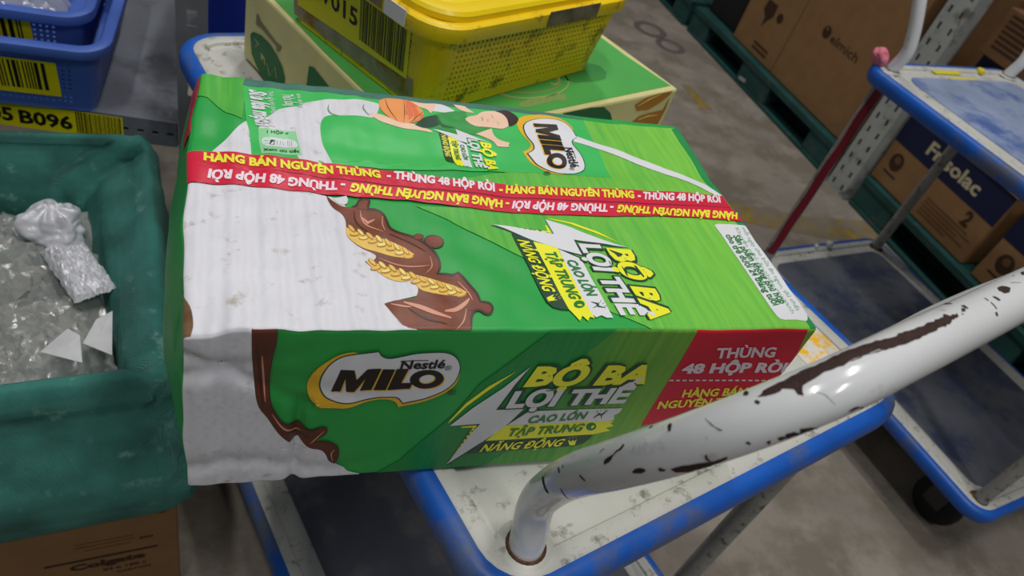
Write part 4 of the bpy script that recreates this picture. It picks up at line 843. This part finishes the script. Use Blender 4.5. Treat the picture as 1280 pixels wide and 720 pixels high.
def rounded(P):
    """Cut the corners of a printed outline twice, keeping the sharp tips."""
    for _ in range(2):
        o = []; n = len(P)
        for i in range(n):
            a, b, c = P[i-1], P[i], P[(i+1) % n]
            u = (b[0]-a[0], b[1]-a[1]); v = (c[0]-b[0], c[1]-b[1])
            ang = abs(math.atan2(u[0]*v[1]-u[1]*v[0], u[0]*v[0]+u[1]*v[1]))
            if ang > 1.25: o.append(b)
            else: o += [(b[0]-u[0]*.25, b[1]-u[1]*.25), (b[0]+v[0]*.25, b[1]+v[1]*.25)]
        P = o
    return P
def put(data, place):
    grp = {}
    for part, ink_, lay, kind, d in data:
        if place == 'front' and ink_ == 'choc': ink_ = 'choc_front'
        if ink_ == 'milk' and part not in ('milk_print', 'chocolate_print'): ink_ = 'ink_white'
        key = part+'#'+place
        if part in ('slogan_print', 'logo_print') and place == 'top': key = part+'#'+('back' if kind == 'p' and max(d[1::2]) > 1750 or kind == 't' and max(d[3::2]) > 1750 else 'top')
        if kind == 't' and part in SMOOTH: key = 'lettering_print#'+part+place
        lift = .00012+lay*LAY
        f = (lambda x, y: carton_pt(x, y, MH, lift)) if place == 'top' else (lambda x, z: carton_pt(x, 0, z, lift))
        if kind == 't': lift += .0003
        if kind == 'p':
            P = [(d[i]/10000, d[i+1]/10000) for i in range(0, len(d), 2)]
            if place == 'top': P = [(x, 0 if y < .0034 else y) for x, y in P]
            else: P = [(x, MH if z > MH-.0034 else max(z, 0)) for x, z in P]
            P = [(0 if x < .003 else MW if x > MW-.002 else x, y) for x, y in P]
            bigs = part in ('field_print', 'milk_print', 'panel_print', 'red_band_print', 'edge_print', 'red_panel_print', 'notice_print', 'chocolate_print')
            if part in ('milk_print', 'chocolate_print') or (part == 'logo_print' and ink_ in ('gold', 'darkgreen', 'ink_white')) or part == 'athlete_print': P = rounded(P)
            V, Fc = fill(P, (.0022 if part in ('milk_print', 'chocolate_print') else .004) if place == 'front' else (.0045 if part == 'milk_print' else .006), CUTS[place] if bigs else ())
        else:
            A, B, Cc = [(d[i]/10000, d[i+1]/10000) for i in (2, 4, 6)]
            TV, Fc = text_mesh(d[0], d[1])
            V = [(A[0]+(B[0]-A[0])*x+(Cc[0]-A[0])*y, A[1]+(B[1]-A[1])*x+(Cc[1]-A[1])*y) for x, y in TV]
        ik.add(key, ink_, [f(min(max(x, 0), MW), y) for x, y in V], Fc)
put(TOP_PRINT, 'top'); put(FRONT_PRINT, 'front')
V, Fc = fill(rect(.176, MH-.016, .249, MH-.0005), .006)
ik.add('edge_print#left', 'edge_red', [carton_pt(0, y, z, .0004) for y, z in V], [f[::-1] for f in Fc])
ik.build(milo, {'red_band_print#top': 'red tape band with yellow and white lettering along the top seam', 'notice_print#top': 'white notice with green lettering'})

# ------------------------------------------------------------------ plain cartons
def carton(label, loc, rz, size, body, group=None, seam=True, name='carton'):
    t = thing(name, label, 'carton', loc, rz, group); w_, d_, h_ = size
    b = box('carton_body', (0, 0, 0), size, MATS[body], t, .003)
    if seam: box('tape_strip', (.001, d_*.5-.024, h_), (w_-.001, d_*.5+.024, h_+.0006), MATS['kraft_edge'], t)
    return t
# green milk carton behind
GW, GD, GH = .3835, .3115, .0895
gc = thing('milk_carton', 'flat green and cream carton on the front trolley, under the yellow basket', 'carton', (.168, .268, ZD+.0006), math.radians(25.4))
bm = bmesh.new(); add_box(bm, (0, 0, 0), (GW, GD, GH)); bevel(obj('carton_body', bm, MATS['cream'], gc), .003)
ik = Ink()
decal_poly(ik, 'green_lid_print', 'old_green', [(.004, .004), (GW-.006, .008), (GW-.012, .08), (GW-.010, GD-.01), (.008, GD-.006), (.003, GD*.5)], (0, 0, GH), (1, 0, 0), (0, 1, 0), .0004)
FACE = {'T': ((0, 0, GH), (1, 0, 0), (0, 1, 0)), 'R': ((0, 0, 0), (1, 0, 0), (0, 0, 1)), 'L': ((0, 0, 0), (0, -1, 0), (0, 0, 1))}
for gi, (f, ink_, lay, d) in enumerate(GREEN_PRINT):
    P = [(d[i]/10000*(-1 if f == 'L' else 1), d[i+1]/10000) for i in range(0, len(d), 2)]
    P = [(x, min(max(y, .001), GH-.001) if f != 'T' else y) for x, y in P]
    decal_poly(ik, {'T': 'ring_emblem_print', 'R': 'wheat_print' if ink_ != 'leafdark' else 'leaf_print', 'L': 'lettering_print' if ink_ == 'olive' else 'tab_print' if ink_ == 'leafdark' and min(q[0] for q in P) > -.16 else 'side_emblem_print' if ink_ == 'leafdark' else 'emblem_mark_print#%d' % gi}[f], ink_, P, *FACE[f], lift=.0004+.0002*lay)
ik.build(gc)

# ------------------------------------------------------------------ lattice baskets
def basket(name, label, loc, rz, w_, d_, h_, flare, m, cell, lip=.010, rim_r=.03, lid=None, group=None):
    t = thing(name, label, 'basket', loc, rz, group)
    r0 = .016; nc = 5
    lo = rrect(0, 0, w_, d_, r0, nc); hi = rrect(-flare, -flare, w_+flare, d_+flare, r0+flare*.5, nc)
    n = len(lo); z0, z1 = .004, h_
    P = lambda i, t_: Vector((lo[i][0]+(hi[i][0]-lo[i][0])*t_, lo[i][1]+(hi[i][1]-lo[i][1])*t_, z0+(z1-z0)*t_))
    for s in range(4):
        V, Fc = [], []
        # the corner at the start of this side, solid
        base = s*(nc+1)
        for k in range(nc):
            b = len(V); V += [P(base+k, 0), P(base+k+1, 0), P(base+k+1, 1), P(base+k, 1)]; Fc.append((b, b+1, b+2, b+3))
        i, j = base+nc, (base+nc+1) % n
        a, c, e, f = P(i, 0), P(j, 0), P(j, 1), P(i, 1)
        L = (c-a).length; nx = max(4, int(L/cell)); ny = max(3, int(h_*.80/cell))
        en = (c-a).cross(f-a).normalized()
        lerp = lambda x, y: (a*(1-x)+c*x)*(1-y)+(f*(1-x)+e*x)*y
        def q(*vs):
            b = len(V); V.extend(vs); Fc.append(tuple(range(b, b+len(vs))))
        y0, y1 = .06, .86
        q(lerp(0, 0), lerp(1, 0), lerp(1, y0), lerp(0, y0)); q(lerp(0, y1), lerp(1, y1), lerp(1, 1), lerp(0, 1))
        mx = 1.2/nx
        q(lerp(0, y0), lerp(mx, y0), lerp(mx, y1), lerp(0, y1)); q(lerp(1-mx, y0), lerp(1, y0), lerp(1, y1), lerp(1-mx, y1))
        for u in range(nx):
            for v in range(ny):
                x0, x1 = mx+(1-2*mx)*u/nx, mx+(1-2*mx)*(u+1)/nx; v0, v1 = y0+(y1-y0)*v/ny, y0+(y1-y0)*(v+1)/ny
                dx, dy = (x1-x0)*.27, (v1-v0)*.27
                O = [(x0, v0), (x1, v0), (x1, v1), (x0, v1)]; H_ = [(x0+dx, v0+dy), (x1-dx, v0+dy), (x1-dx, v1-dy), (x0+dx, v1-dy)]
                for k in range(4):
                    k2 = (k+1) % 4; q(lerp(*O[k]), lerp(*O[k2]), lerp(*H_[k2]), lerp(*H_[k]))
                    q(lerp(*H_[k]), lerp(*H_[k2]), lerp(*H_[k2])-en*.0016, lerp(*H_[k])-en*.0016)
        pobj('lattice_wall', V, Fc, MATS[m], t)
    loops('base', [(0, 0.004), (0, 0), (.004, -.0), (.008, .003)], 0, 0, w_, d_, r0, MATS[m], t, nc, True)
    ri = loops('rim', [(0, h_-.012), (-lip, h_-.013), (-lip-.0015, h_-.011), (-lip-.001, h_), (-lip+.002, h_+.002), (.002, h_+.002), (.004, h_), (.004, h_-.012)], -flare, -flare, w_+flare, d_+flare, rim_r, MATS[m], t, 6, False)
    return t, P
yel, YP = basket('yellow_basket', 'dirty yellow lattice basket with a large barcode label, on the flat green carton', (.1818, .3095, ZD+.0914), math.radians(32.5), .263, .195, .090, .0105, 'basket_yellow', .0058, lip=.006)
fl, hh = .0105, .090
ld = loops('lid', [(-.004, hh+.002), (-.0045, hh+.0075), (-.002, hh+.0105), (.006, hh+.0115), (.012, hh+.0112), (.0135, hh+.0098), (.017, hh+.0098), (.020, hh+.0105)], -fl+.004, -fl+.004, .263+fl-.004, .195+fl-.004, .034, MATS['lid_yellow'], yel, 8, True, True)
# left wall frame for the label: along +y of the basket, outward -x
def wall_axes(hgt, fl):
    up = Vector((-fl, 0, hgt)).normalized(); ex = Vector((0, -1, 0)); return ex, up
ex, ey = wall_axes(hh, fl); nrm = ex.cross(ey)
ik = Ink()
def lab(part, ink_, poly, lift): decal_poly(ik, part, ink_, poly, (0, 0, .004), ex, ey, lift)
lab('film_patch', 'worn_film', [(-.190, .001), (-.012, .001), (-.014, .026), (-.190, .018)], .0006)
lab('barcode_label', 'label_yellow', [(-.183, .0135), (-.022, .0225), (-.022, .072), (-.183, .074)], .0010)
barcode(ik, 'barcode_label', 'print_black', Vector((0, 0, .004))+ex*(-.0885)+ey*.0265, ex, ey, .062, .041, 4, .0013)
decal_text(ik, 'barcode_label', 'print_black', 'KV015', Vector((0, 0, .004))+ex*(-.163)+ey*.0365, ex, ey, .071, .0165, .02, .0013)
ik.build(yel, {'barcode_label': 'yellow label reading KV015 beside a barcode'})
box('tape_piece', (.125, -fl-.0085, hh-.012), (.205, -fl-.0076, hh+.003), MATS['duct_tape'], yel)['label'] = 'dirty grey tape on the rim'
box('tape_piece', (-fl-.0088, .022, hh-.012), (-fl-.0076, .048, hh+.002), MATS['tag_white'], yel)['label'] = 'white tag stuck on the rim'
box('tape_piece', (-fl-.0084, .052, hh-.011), (-fl-.0076, .15, hh-.001), MATS['duct_tape'], yel)['label'] = 'brown tape along the rim'

# ------------------------------------------------------------------ left rack with blue baskets
RZ = math.radians(-6)
rk = thing('storage_rack', 'grey perforated steel rack on the left, holding the blue baskets', 'rack', (-.048, .735, 0), RZ)
SH = ZD-.2195
V, Fc = [], []
perforated(V, Fc, (-.95, 0, SH-.042), (1, 0, 0), (0, 0, 1), (0, -1, 0), .95, .042, 48, 3, .42, .36, lambda i, j: j == 1, .0015)
lp = pobj('shelf_lip', V, Fc, MATS['rack_grey'], rk)
box('lip_backing', (-.95, .006, SH-.042), (0, .0072, SH-.0035), MATS['rack_grey'], rk)  # unseen strip added behind the lip so its holes look dark
box('shelf_panel', (-.95, .0002, SH-.003), (.0, .42, SH), MATS['rack_grey'], rk, .001)
box('shelf_panel', (.045, .075, SH-.003), (.34, .42, SH), MATS['rack_grey'], rk, .001)
for y in (0, .38):
    V, Fc = [], []
    perforated(V, Fc, (.002, y-.002, 0), (1, 0, 0), (0, 0, 1), (0, -1, 0), .040, 1.9, 1, 36, .34, .42, th=.002)
    perforated(V, Fc, (.002, y+.036, 0), (0, -1, 0), (0, 0, 1), (-1, 0, 0), .038, 1.9, 1, 36, .34, .42, th=.002)
    pobj('upright', V, Fc, MATS['upright_grey'], rk)
ik = Ink()
decal_poly(ik, 'shelf_label', 'label_yellow', rect(-.33, -.001, -.072, .038), (0, 0, SH-.041), (1, 0, 0), (0, 0, 1), .0010)
decal_text(ik, 'shelf_label', 'print_black', 'G05', (-.262, 0, SH-.033), (1, 0, 0), (0, 0, 1), .052, .020, .035, .0013)
decal_text(ik, 'shelf_label', 'print_black', 'B096', (-.203, 0, SH-.034), (1, 0, 0), (0, 0, 1), .066, .020, .035, .0013)
barcode(ik, 'shelf_label', 'print_black', (-.132, 0, SH-.038), (1, 0, 0), (0, 0, 1), .058, .034, 11, .0013)
ik.build(rk, {'shelf_label': 'yellow shelf label with black code and barcode'})
b1, _ = basket('blue_basket', 'lower blue lattice basket with a barcode label, standing on the grey shelf', (-.153-.30, .752, SH+.0004), math.radians(-1.5), .30, .30, .105, .016, 'basket_blue', .0075, group='blue baskets on the grey shelf')
ik = Ink(); ex = Vector((1, 0, 0)); ey = Vector((0, -.016, .105)).normalized()
decal_poly(ik, 'barcode_label', 'label_yellow', rect(.05, .018, .262, .074), (0, 0, .004), ex, ey, .0012)
barcode(ik, 'barcode_label', 'print_black', Vector((0, 0, .004))+ex*.10+ey*.027, ex, ey, .150, .044, 21, .0016); ik.build(b1, {'barcode_label': 'yellow barcode label'})
b2, _ = basket('blue_basket', 'upper blue basket nested in the lower one, filled with clear wrapped goods', (-.153-.29, .772, SH+.052), math.radians(-1.5), .275, .27, .085, .012, 'basket_blue', .0075, lip=.008, group='blue baskets on the grey shelf')
ik = Ink(); ey = Vector((0, -.012, .085)).normalized()
decal_poly(ik, 'barcode_label', 'label_yellow', rect(.04, .020, .225, .068), (0, 0, .004), ex, ey, .0012)
barcode(ik, 'barcode_label', 'print_black', Vector((0, 0, .004))+ex*.05+ey*.024, ex, ey, .165, .040, 23, .0016); ik.build(b2, {'barcode_label': 'dark yellow barcode label'})
def sheet(name, label, cat, cx, cy, z, w_, d_, amp, seed, m, rz=0, n=34, edge=.02, group=None, fq=26):
    """A crumpled sheet of film: sharp facets over ridged folds, dropping at its edge."""
    V, Fc = [], []; sd = Vector((seed*3.1, seed*1.7, seed*.9)); rn = random.Random(seed)
    for i in range(n+1):
        for j in range(n+1):
            u, v = i/n-.5, j/n-.5
            p = Vector((u*w_, v*d_, 0)); q = p*fq+sd
            h = 0
            for o_ in range(3): h += (1-2*abs(noise.noise(q*2**o_)))*.55**o_
            rr = min(1, max(abs(u), abs(v))*2)
            x = u*w_*(1+.2*noise.noise(q*.35)); y = v*d_*(1+.2*noise.noise(q*.35+Vector((9, 2, 4))))
            jt = .34*w_/n
            V.append((x+rn.uniform(-jt, jt), y+rn.uniform(-jt, jt), amp*h*(1-.6*rr**4)-edge*rr**6+rn.uniform(-.0016, .0016)))
    for i in range(n):
        for j in range(n):
            a, b, c, d = i*(n+1)+j, (i+1)*(n+1)+j, (i+1)*(n+1)+j+1, i*(n+1)+j+1
            Fc += [(a, b, c), (a, c, d)] if rn.random() < .5 else [(a, b, d), (b, c, d)]
    o = pobj(name, V, Fc, MATS[m]); o.location = (cx, cy, z); o.rotation_euler = (0, 0, rz)
    md = o.modifiers.new('film_thickness', 'SOLIDIFY'); md.thickness = .0005
    return tag(o, label, cat, group)
sheet('wrapped_goods', 'glossy clear film over goods filling the upper blue basket', 'packaging', -.30, .915, SH+.112, .25, .24, .008, 4, 'clear_film', 0, 36, .01, fq=14)
nv = carton('dark blue crate on the rack just behind the corner of the front trolley', (-.020, .835, SH+.0006), RZ, (.29, .22, .30), 'navy_plastic', name='blue_crate', seam=False)
nv['category'] = 'crate'; bevel(box('rim', (-.006, -.006, .285), (.296, .226, .302), MATS['navy_plastic'], nv), .004)

# ------------------------------------------------------------------ woven sack on a brown carton
SZ = math.radians(7); SO = Vector((-.018, .243, 0)); SXW, SYD = .44, .405
sack = thing('woven_sack', 'open green woven plastic sack full of clear film, standing on a brown carton', 'sack', (SO.x, SO.y, 0), SZ)
def sack_mesh():
    lv = [(-.4235, .010, .010), (-.423, -.006, -.004), (-.412, -.022, -.012), (-.39, -.030, -.018), (-.36, -.032, -.018), (-.33, -.028, -.015), (-.30, -.020, -.012), (-.27, -.012, -.008), (-.245, -.006, -.004), (-.225, -.002, 0), (-.21, .0005, .002), (-.201, .004, .006), (-.197, .009, .012), (-.200, .013, .018), (-.212, .016, .029), (-.226, .019, .040), (-.242, .022, .050), (-.265, .026, .058), (-.30, .030, .062), (-.34, .04, .066)]
    fine = []
    for i in range(len(lv)-1):
        m_ = max(1, int(abs(lv[i+1][0]-lv[i][0])/.006))
        for k in range(m_):
            u = k/m_; fine.append(tuple(lv[i][j]*(1-u)+lv[i+1][j]*u for j in range(3))+((i+u),))
    fine.append(lv[-1]+(len(lv)-1.0,)); V, Fc = [], []
    ridge = lambda q: 1-abs(noise.noise(q))*2.2
    for z, ins, insr, li in fine:
        inner = max(0, min(1, (li-10)/4))
        a = [(x if x < -.25 else x-max(0, insr-.012)*.95*max(0, min(1, y/SYD))**1.2*min(1, (x+.25)/.15), y) for x, y in rrect(-SXW+ins, ins, -insr, SYD-ins*1.1, .045 if li < 9 else .03, 41)]
        t_ = min(1, li/5)
        for x, y in a:
            q = Vector((x, y, z))
            q0 = q; q = Vector((x, y, z*.45)) if li < 9 else q
            f = .012*noise.noise(q*13)+.012*ridge(Vector((x*13+y*5, y*11, z*8+x*6)))*.8+.006*ridge(q*31)+.003*noise.noise(q*75)-.010
            f += (.012*math.sin(x*44+y*30+2*noise.noise(q*9))+.026*ridge(Vector((x*9+y*16, y*7-x*4, z*5+2)))-.010)*inner            # drapes hanging inside
            f *= .55+.45*inner if li < 12 else 1
            d = Vector((x+SXW/2, y-SYD/2, 0)).normalized()
            rim = max(0, 1-abs(li-12)/3)
            zz = z+(.010*noise.noise(Vector((x*15, y*15, 2)))+.006*noise.noise(Vector((x*48, y*48, 6)))*rim)*t_+(.026*(y/SYD)**2 if li > 8 else 0)
            if li < 8: zz += .010*noise.noise(Vector((x*11, y*11, 8)))*t_*(1-t_)*2
            V.append((x+d.x*f*t_, y+d.y*f*t_, zz))
    lv = fine
    n = len(V)//len(lv)
    for i in range(len(lv)-1):
        for k in range(n):
            k2 = (k+1) % n; Fc.append((i*n+k, i*n+k2, (i+1)*n+k2, (i+1)*n+k))
    Fc.append(tuple(range(n))[::-1]); Fc.append(tuple((len(lv)-1)*n+k for k in range(n)))
    V = [(x, y, z+ZD) for x, y, z in V]
    return pobj('sack_body', V, Fc, MATS['woven_green'], sack, True)
sack_mesh()
def sp(x, y):   # sack frame to world
    return (SO.x+x*math.cos(SZ)-y*math.sin(SZ), SO.y+x*math.sin(SZ)+y*math.cos(SZ))
cb = carton('dark brown printed carton under the green sack at the lower left', (*sp(-.46, .010), 0), SZ, (.45, .37, ZD-.4245), 'kraft', name='cardboard_carton')
ik = Ink(); FX, FZ = Vector((1, 0, 0)), Vector((0, 0, 1))
def ct(s, x, z, w_, h_, m='kraft_print', off=.03): decal_text(ik, 'lettering_print#'+s, m, s, (x, 0, z), FX, FZ, w_, h_, off, .0006)
decal_poly(ik, 'rule_print', 'kraft_print', rect(.300, .118, .425, .1225), (0, 0, 0), FX, FZ, .0005)
ct('Colgate', .325, .098, .085, .013, off=.05)
for z, x0, x1 in ((.158, .335, .40), (.150, .335, .40), (.141, .345, .395)): decal_poly(ik, 'rule_print#%d' % (z*1000), 'kraft_dark', rect(x0, z, x1, z+.0022), (0, 0, 0), FX, FZ, .0004)
ct('2020', .405, .146, .016, .005); ct('24 x 180 g', .36, .082, .05, .006); ct('CARTON', .375, .070, .04, .005)
decal_poly(ik, 'dot_print', 'kraft_print', disc(.433, .205, .006), (0, 0, 0), FX, FZ, .0005)
ik.build(cb)
def bagsheet(x, y, z, w_, d_, amp, seed, rz, label): return sheet('plastic_bag', label, 'plastic bag', *sp(x, y), z, w_, d_, amp, seed, 'clear_film', rz, group='clear plastic bags in the green sack')
bagsheet(-.20, .20, ZD-.262, .30, .30, .018, 2, .2, 'crumpled clear plastic bag spread over the sack opening')
bagsheet(-.28, .22, ZD-.240, .24, .27, .024, 5, 1.1, 'clear plastic bag heaped at the left of the sack')
bagsheet(-.13, .11, ZD-.252, .13, .15, .014, 8, .5, 'clear plastic bag by the front right corner inside the sack')
bl = bmesh.new(); bmesh.ops.create_icosphere(bl, subdivisions=5, radius=.03)
for v in bl.verts:
    c = v.co.copy(); a = math.atan2(c.y, c.x)
    v.co *= 1+.16*math.sin(a*7+c.z*60)*(abs(c.z)/.03)+.30*noise.noise(c*45)+.12*noise.noise(c*120)
    v.co.x *= 1.15; v.co.z *= .95
wb = obj('white_bag', bl, MATS['white_film'], None, True); wb.location = (*sp(-.118, .272), ZD-.222)
tag(wb, 'bunched white plastic bag at the back of the sack opening', 'plastic bag')
sheet('white_bag', 'loose white bag tail lying against the right wall of the sack', 'plastic bag', *sp(-.094, .205), ZD-.226, .045, .085, .008, 14, 'white_film', .5, 24, .01)
def scrap(label, pts, z, seed):
    n = len(pts); V = [(x, y, z+.006*noise.noise(Vector((x*40, y*40, seed)))+.004*i) for i, (x, y) in enumerate(pts)]
    V = [(*sp(x, y), zz) for x, y, zz in V]; cx = sum(v[0] for v in V)/n; cy = sum(v[1] for v in V)/n
    V2 = [(a-cx, b-cy, c-z) for a, b, c in V]+[(0, 0, .006)]
    o = pobj('paper_scrap', V2, [(i, (i+1) % n, n) for i in range(n)], MATS['scrap_white']); o.location = (cx, cy, z)
    md = o.modifiers.new('paper_thickness', 'SOLIDIFY'); md.thickness = .0008
    tag(o, label, 'paper')
scrap('pointed white paper scrap among the clear bags at the front of the sack', [(-.125, .068), (-.088, .045), (-.090, .080), (-.100, .084)], ZD-.212, 3)
scrap('white paper scrap tucked in the front right corner of the sack', [(-.088, .076), (-.062, .055), (-.060, .115), (-.075, .100)], ZD-.216, 9)

# ------------------------------------------------------------------ right-hand pallet rack
RA = math.radians(93.15)       # the rack runs along +y; its frame: x along the rack, y away from the aisle
RO = (1.929, 1.385)
def rp(t, back): return (RO[0]-.055*t+.9985*back, RO[1]+.9985*t+.055*back)
R_ROT = RA-PI                   # local +x points back along -t, so x = -t; y points away from the aisle? see place()
def place(t_hi, back): return rp(t_hi, back)
# objects are built with local x running from high t to low t (left to right as seen from the aisle) and local y away from the aisle
def rcarton(label, t0, t1, z0, z1, depth, back, body, group=None, seam=False, name='cardboard_carton'):
    return carton(label, (*rp(t1, back), z0), R_ROT, (t1-t0, depth, z1-z0), body, group, seam, name)
def pallet(label, t0, t1, blocks, hgt=.108, depth=.8):
    t = thing('plastic_pallet', label, 'pallet', (*rp(t1, .0), 0), R_ROT, 'green pallets under the right-hand rack'); L = t1-t0
    bm = bmesh.new()
    for i in range(9): add_box(bm, (0, depth*i/9, hgt-.016), (L, depth*i/9+depth/9-.012, hgt))
    o = obj('top_slats', bm, MATS['pallet_green'], t)
    box('edge_rail', (0, -.004, hgt-.024), (L, .02, hgt+.001), MATS['pallet_green'], t, .003)
    for a, b in blocks:
        for y in (.0, .36, .70): bevel(box('block', (t1-b, y, .014), (t1-a, y+.09, hgt-.0165), MATS['pallet_green'], t), .004)
    box('runner', (0, -.002, 0), (L, .09, .0138), MATS['pallet_green'], t, .003)
    box('runner', (0, .70, 0), (L, .79, .0138), MATS['pallet_green'], t, .003)
    return t
p1 = pallet('green plastic pallet under the large plain brown cartons', .055, 1.10, ((.055, .21), (.48, .68), (.96, 1.10)))
ik = Ink(); decal_poly(ik, 'label_print', 'upright_white', [(.44, .020), (.485, .026), (.485, .040), (.44, .034)], (0, -.001, 0), FX, FZ, .002); ik.build(p1)
p2 = pallet('dark green pallet under the navy and brown cartons', -1.25, -.092, ((-.25, -.092), (-.80, -.60), (-1.25, -1.10)))
p3 = pallet('green pallet at the far end of the right-hand rack', 1.14, 2.2, ((1.14, 1.26), (1.6, 1.75), (2.08, 2.2)))
e1 = rcarton('large plain brown carton with a dark dot logo beside the white rack post', .095, .553, .111, .66, .40, .03, 'kraft')
e2 = rcarton('brown carton with printed emblem left of the large plain one', .558, .842, .111, .66, .40, .03, 'kraft')
rcarton('black carton standing past the brown cartons at the top', .87, 1.08, .111, .60, .40, .05, 'black_plastic')
ik = Ink()
decal_poly(ik, 'logo_print', 'kraft_print', disc(.150, .240, .021), (0, 0, 0), FX, FZ, .0006); decal_poly(ik, 'logo_print', 'kraft', disc(.146, .250, .005), (0, 0, 0), FX, FZ, .0009)
decal_text(ik, 'logo_print', 'kraft_print', 'elmich', (.180, 0, .222), FX, FZ, .15, .030, .01, .0006); ik.build(e1)
ik = Ink()
decal_poly(ik, 'emblem_print', 'kraft_print', [(.10, .20), (.16, .20), (.165, .16), (.14, .13), (.125, .10), (.12, .14), (.095, .16)], (0, 0, 0), FX, FZ, .0006); decal_poly(ik, 'emblem_print', 'kraft_print', disc(.20, .17, .018), (0, 0, 0), FX, FZ, .0006)
for z in (.040, .022): decal_poly(ik, 'emblem_print', 'seam_dark', rect(.13, z, .23, z+.010), (0, 0, 0), FX, FZ, .0006)
ik.build(e2)
# upright
up = thing('rack_upright', 'perforated white steel rack post between the brown and navy cartons', 'rack post', (*rp(.022, -.01), 0), R_ROT)
V, Fc = [], []
perforated(V, Fc, (0, 0, 0), (1, 0, 0), (0, 0, 1), (0, -1, 0), .088, 2.2, 2, 44, .22, .42, th=.003)
pobj('face_plate', V, Fc, MATS['upright_white'], up)
box('side_plate', (0, .003, 0), (.003, .05, 2.2), MATS['upright_white'], up); box('side_plate', (.085, .003, 0), (.088, .05, 2.2), MATS['upright_white'], up)
box('foot_plate', (-.012, .0005, 0), (.100, .07, .006), MATS['upright_grey'], up)
# navy and brown cartons
def friso(label, t0, t1, group, dark=False):
    o = rcarton(label, t0, t1, .1105, .345, .34, .02, 'kraft', group); L = t1-t0; ik = Ink()
    decal_poly(ik, 'navy_band_print', 'navy_print', rect(.0, .135, L, .2325), (0, 0, 0), FX, FZ, .0005)
    decal_text(ik, 'brand_print', 'print_cream', 'Frisolac', (.115, 0, .165), FX, FZ, L*.50, .040, .03, .0009)
    decal_poly(ik, 'crest_print', 'kraft_print', disc(.055, .085, .026, 16, 1.1), (0, 0, 0), FX, FZ, .0006)
    decal_poly(ik, 'crest_print', 'kraft_dark', disc(.055, .092, .013, 6), (0, 0, 0), FX, FZ, .0008)
    decal_poly(ik, 'crest_print', 'kraft_print', rect(.03, .040, .085, .046), (0, 0, 0), FX, FZ, .0006)
    decal_text(ik, 'text_print', 'kraft_print', '2', (L-.085, 0, .085), FX, FZ, .028, .042, .04, .0009)
    for k in range(5): decal_poly(ik, 'text_print', 'kraft_dark', rect(L*.5, .070-k*.012, L*.5+(.17, .19, .15, .18, .12)[k], .0755-k*.012), (0, 0, 0), FX, FZ, .0006)
    ik.build(o)
    h_ = .2345
    box('lid_flap', (-.002, -.004, h_), (L+.002, .010, h_+.005), MATS['kraft_edge'], o)['label'] = 'pale cut edge of the lid'
    return o
GF = 'navy and brown cartons on the right-hand pallet'
friso('navy and brown carton with crest next to the white rack post', -.505, -.082, GF)
friso('navy and brown carton at the right edge, partly behind the trolley handle', -1.00, -.545, GF)
rcarton('dark navy carton stacked on the crested navy and brown carton', -.50, -.10, .351, .575, .30, .10, 'navy_print', None)
tb = rcarton('brown carton with dark printed lines on top of the navy stack', -.62, -.152, .5765, .705, .28, .0, 'kraft_dark', None)
ik = Ink()
for k in range(7): decal_poly(ik, 'line_print#%d' % k, 'kraft_print', rect(.02, .110-k*.014, .02+(.2, .26, .22, .3, .24, .28, .2)[k], .1165-k*.014), (0, 0, 0), FX, FZ, .0006)
ik.build(tb)
rcarton('tall navy carton at the back of the pallet, seen past the white rack post', -.56, .06, .1105, 1.15, .30, .425, 'navy_print', None)  # added dark block that fills the gap where only darkness shows
rc2 = thing('shade_shelf', 'steel shelf high on the right-hand rack, above the cartons', 'shelf', (*rp(2.2, .0), 1.5), R_ROT)  # out of view, added to cast shade on the rack below
box('shelf_panel', (0, .075, 0), (3.5, .9, .03), MATS['rack_grey'], rc2); box('front_beam', (0, .062, -.05), (3.5, .0745, .04), MATS['rack_grey'], rc2)
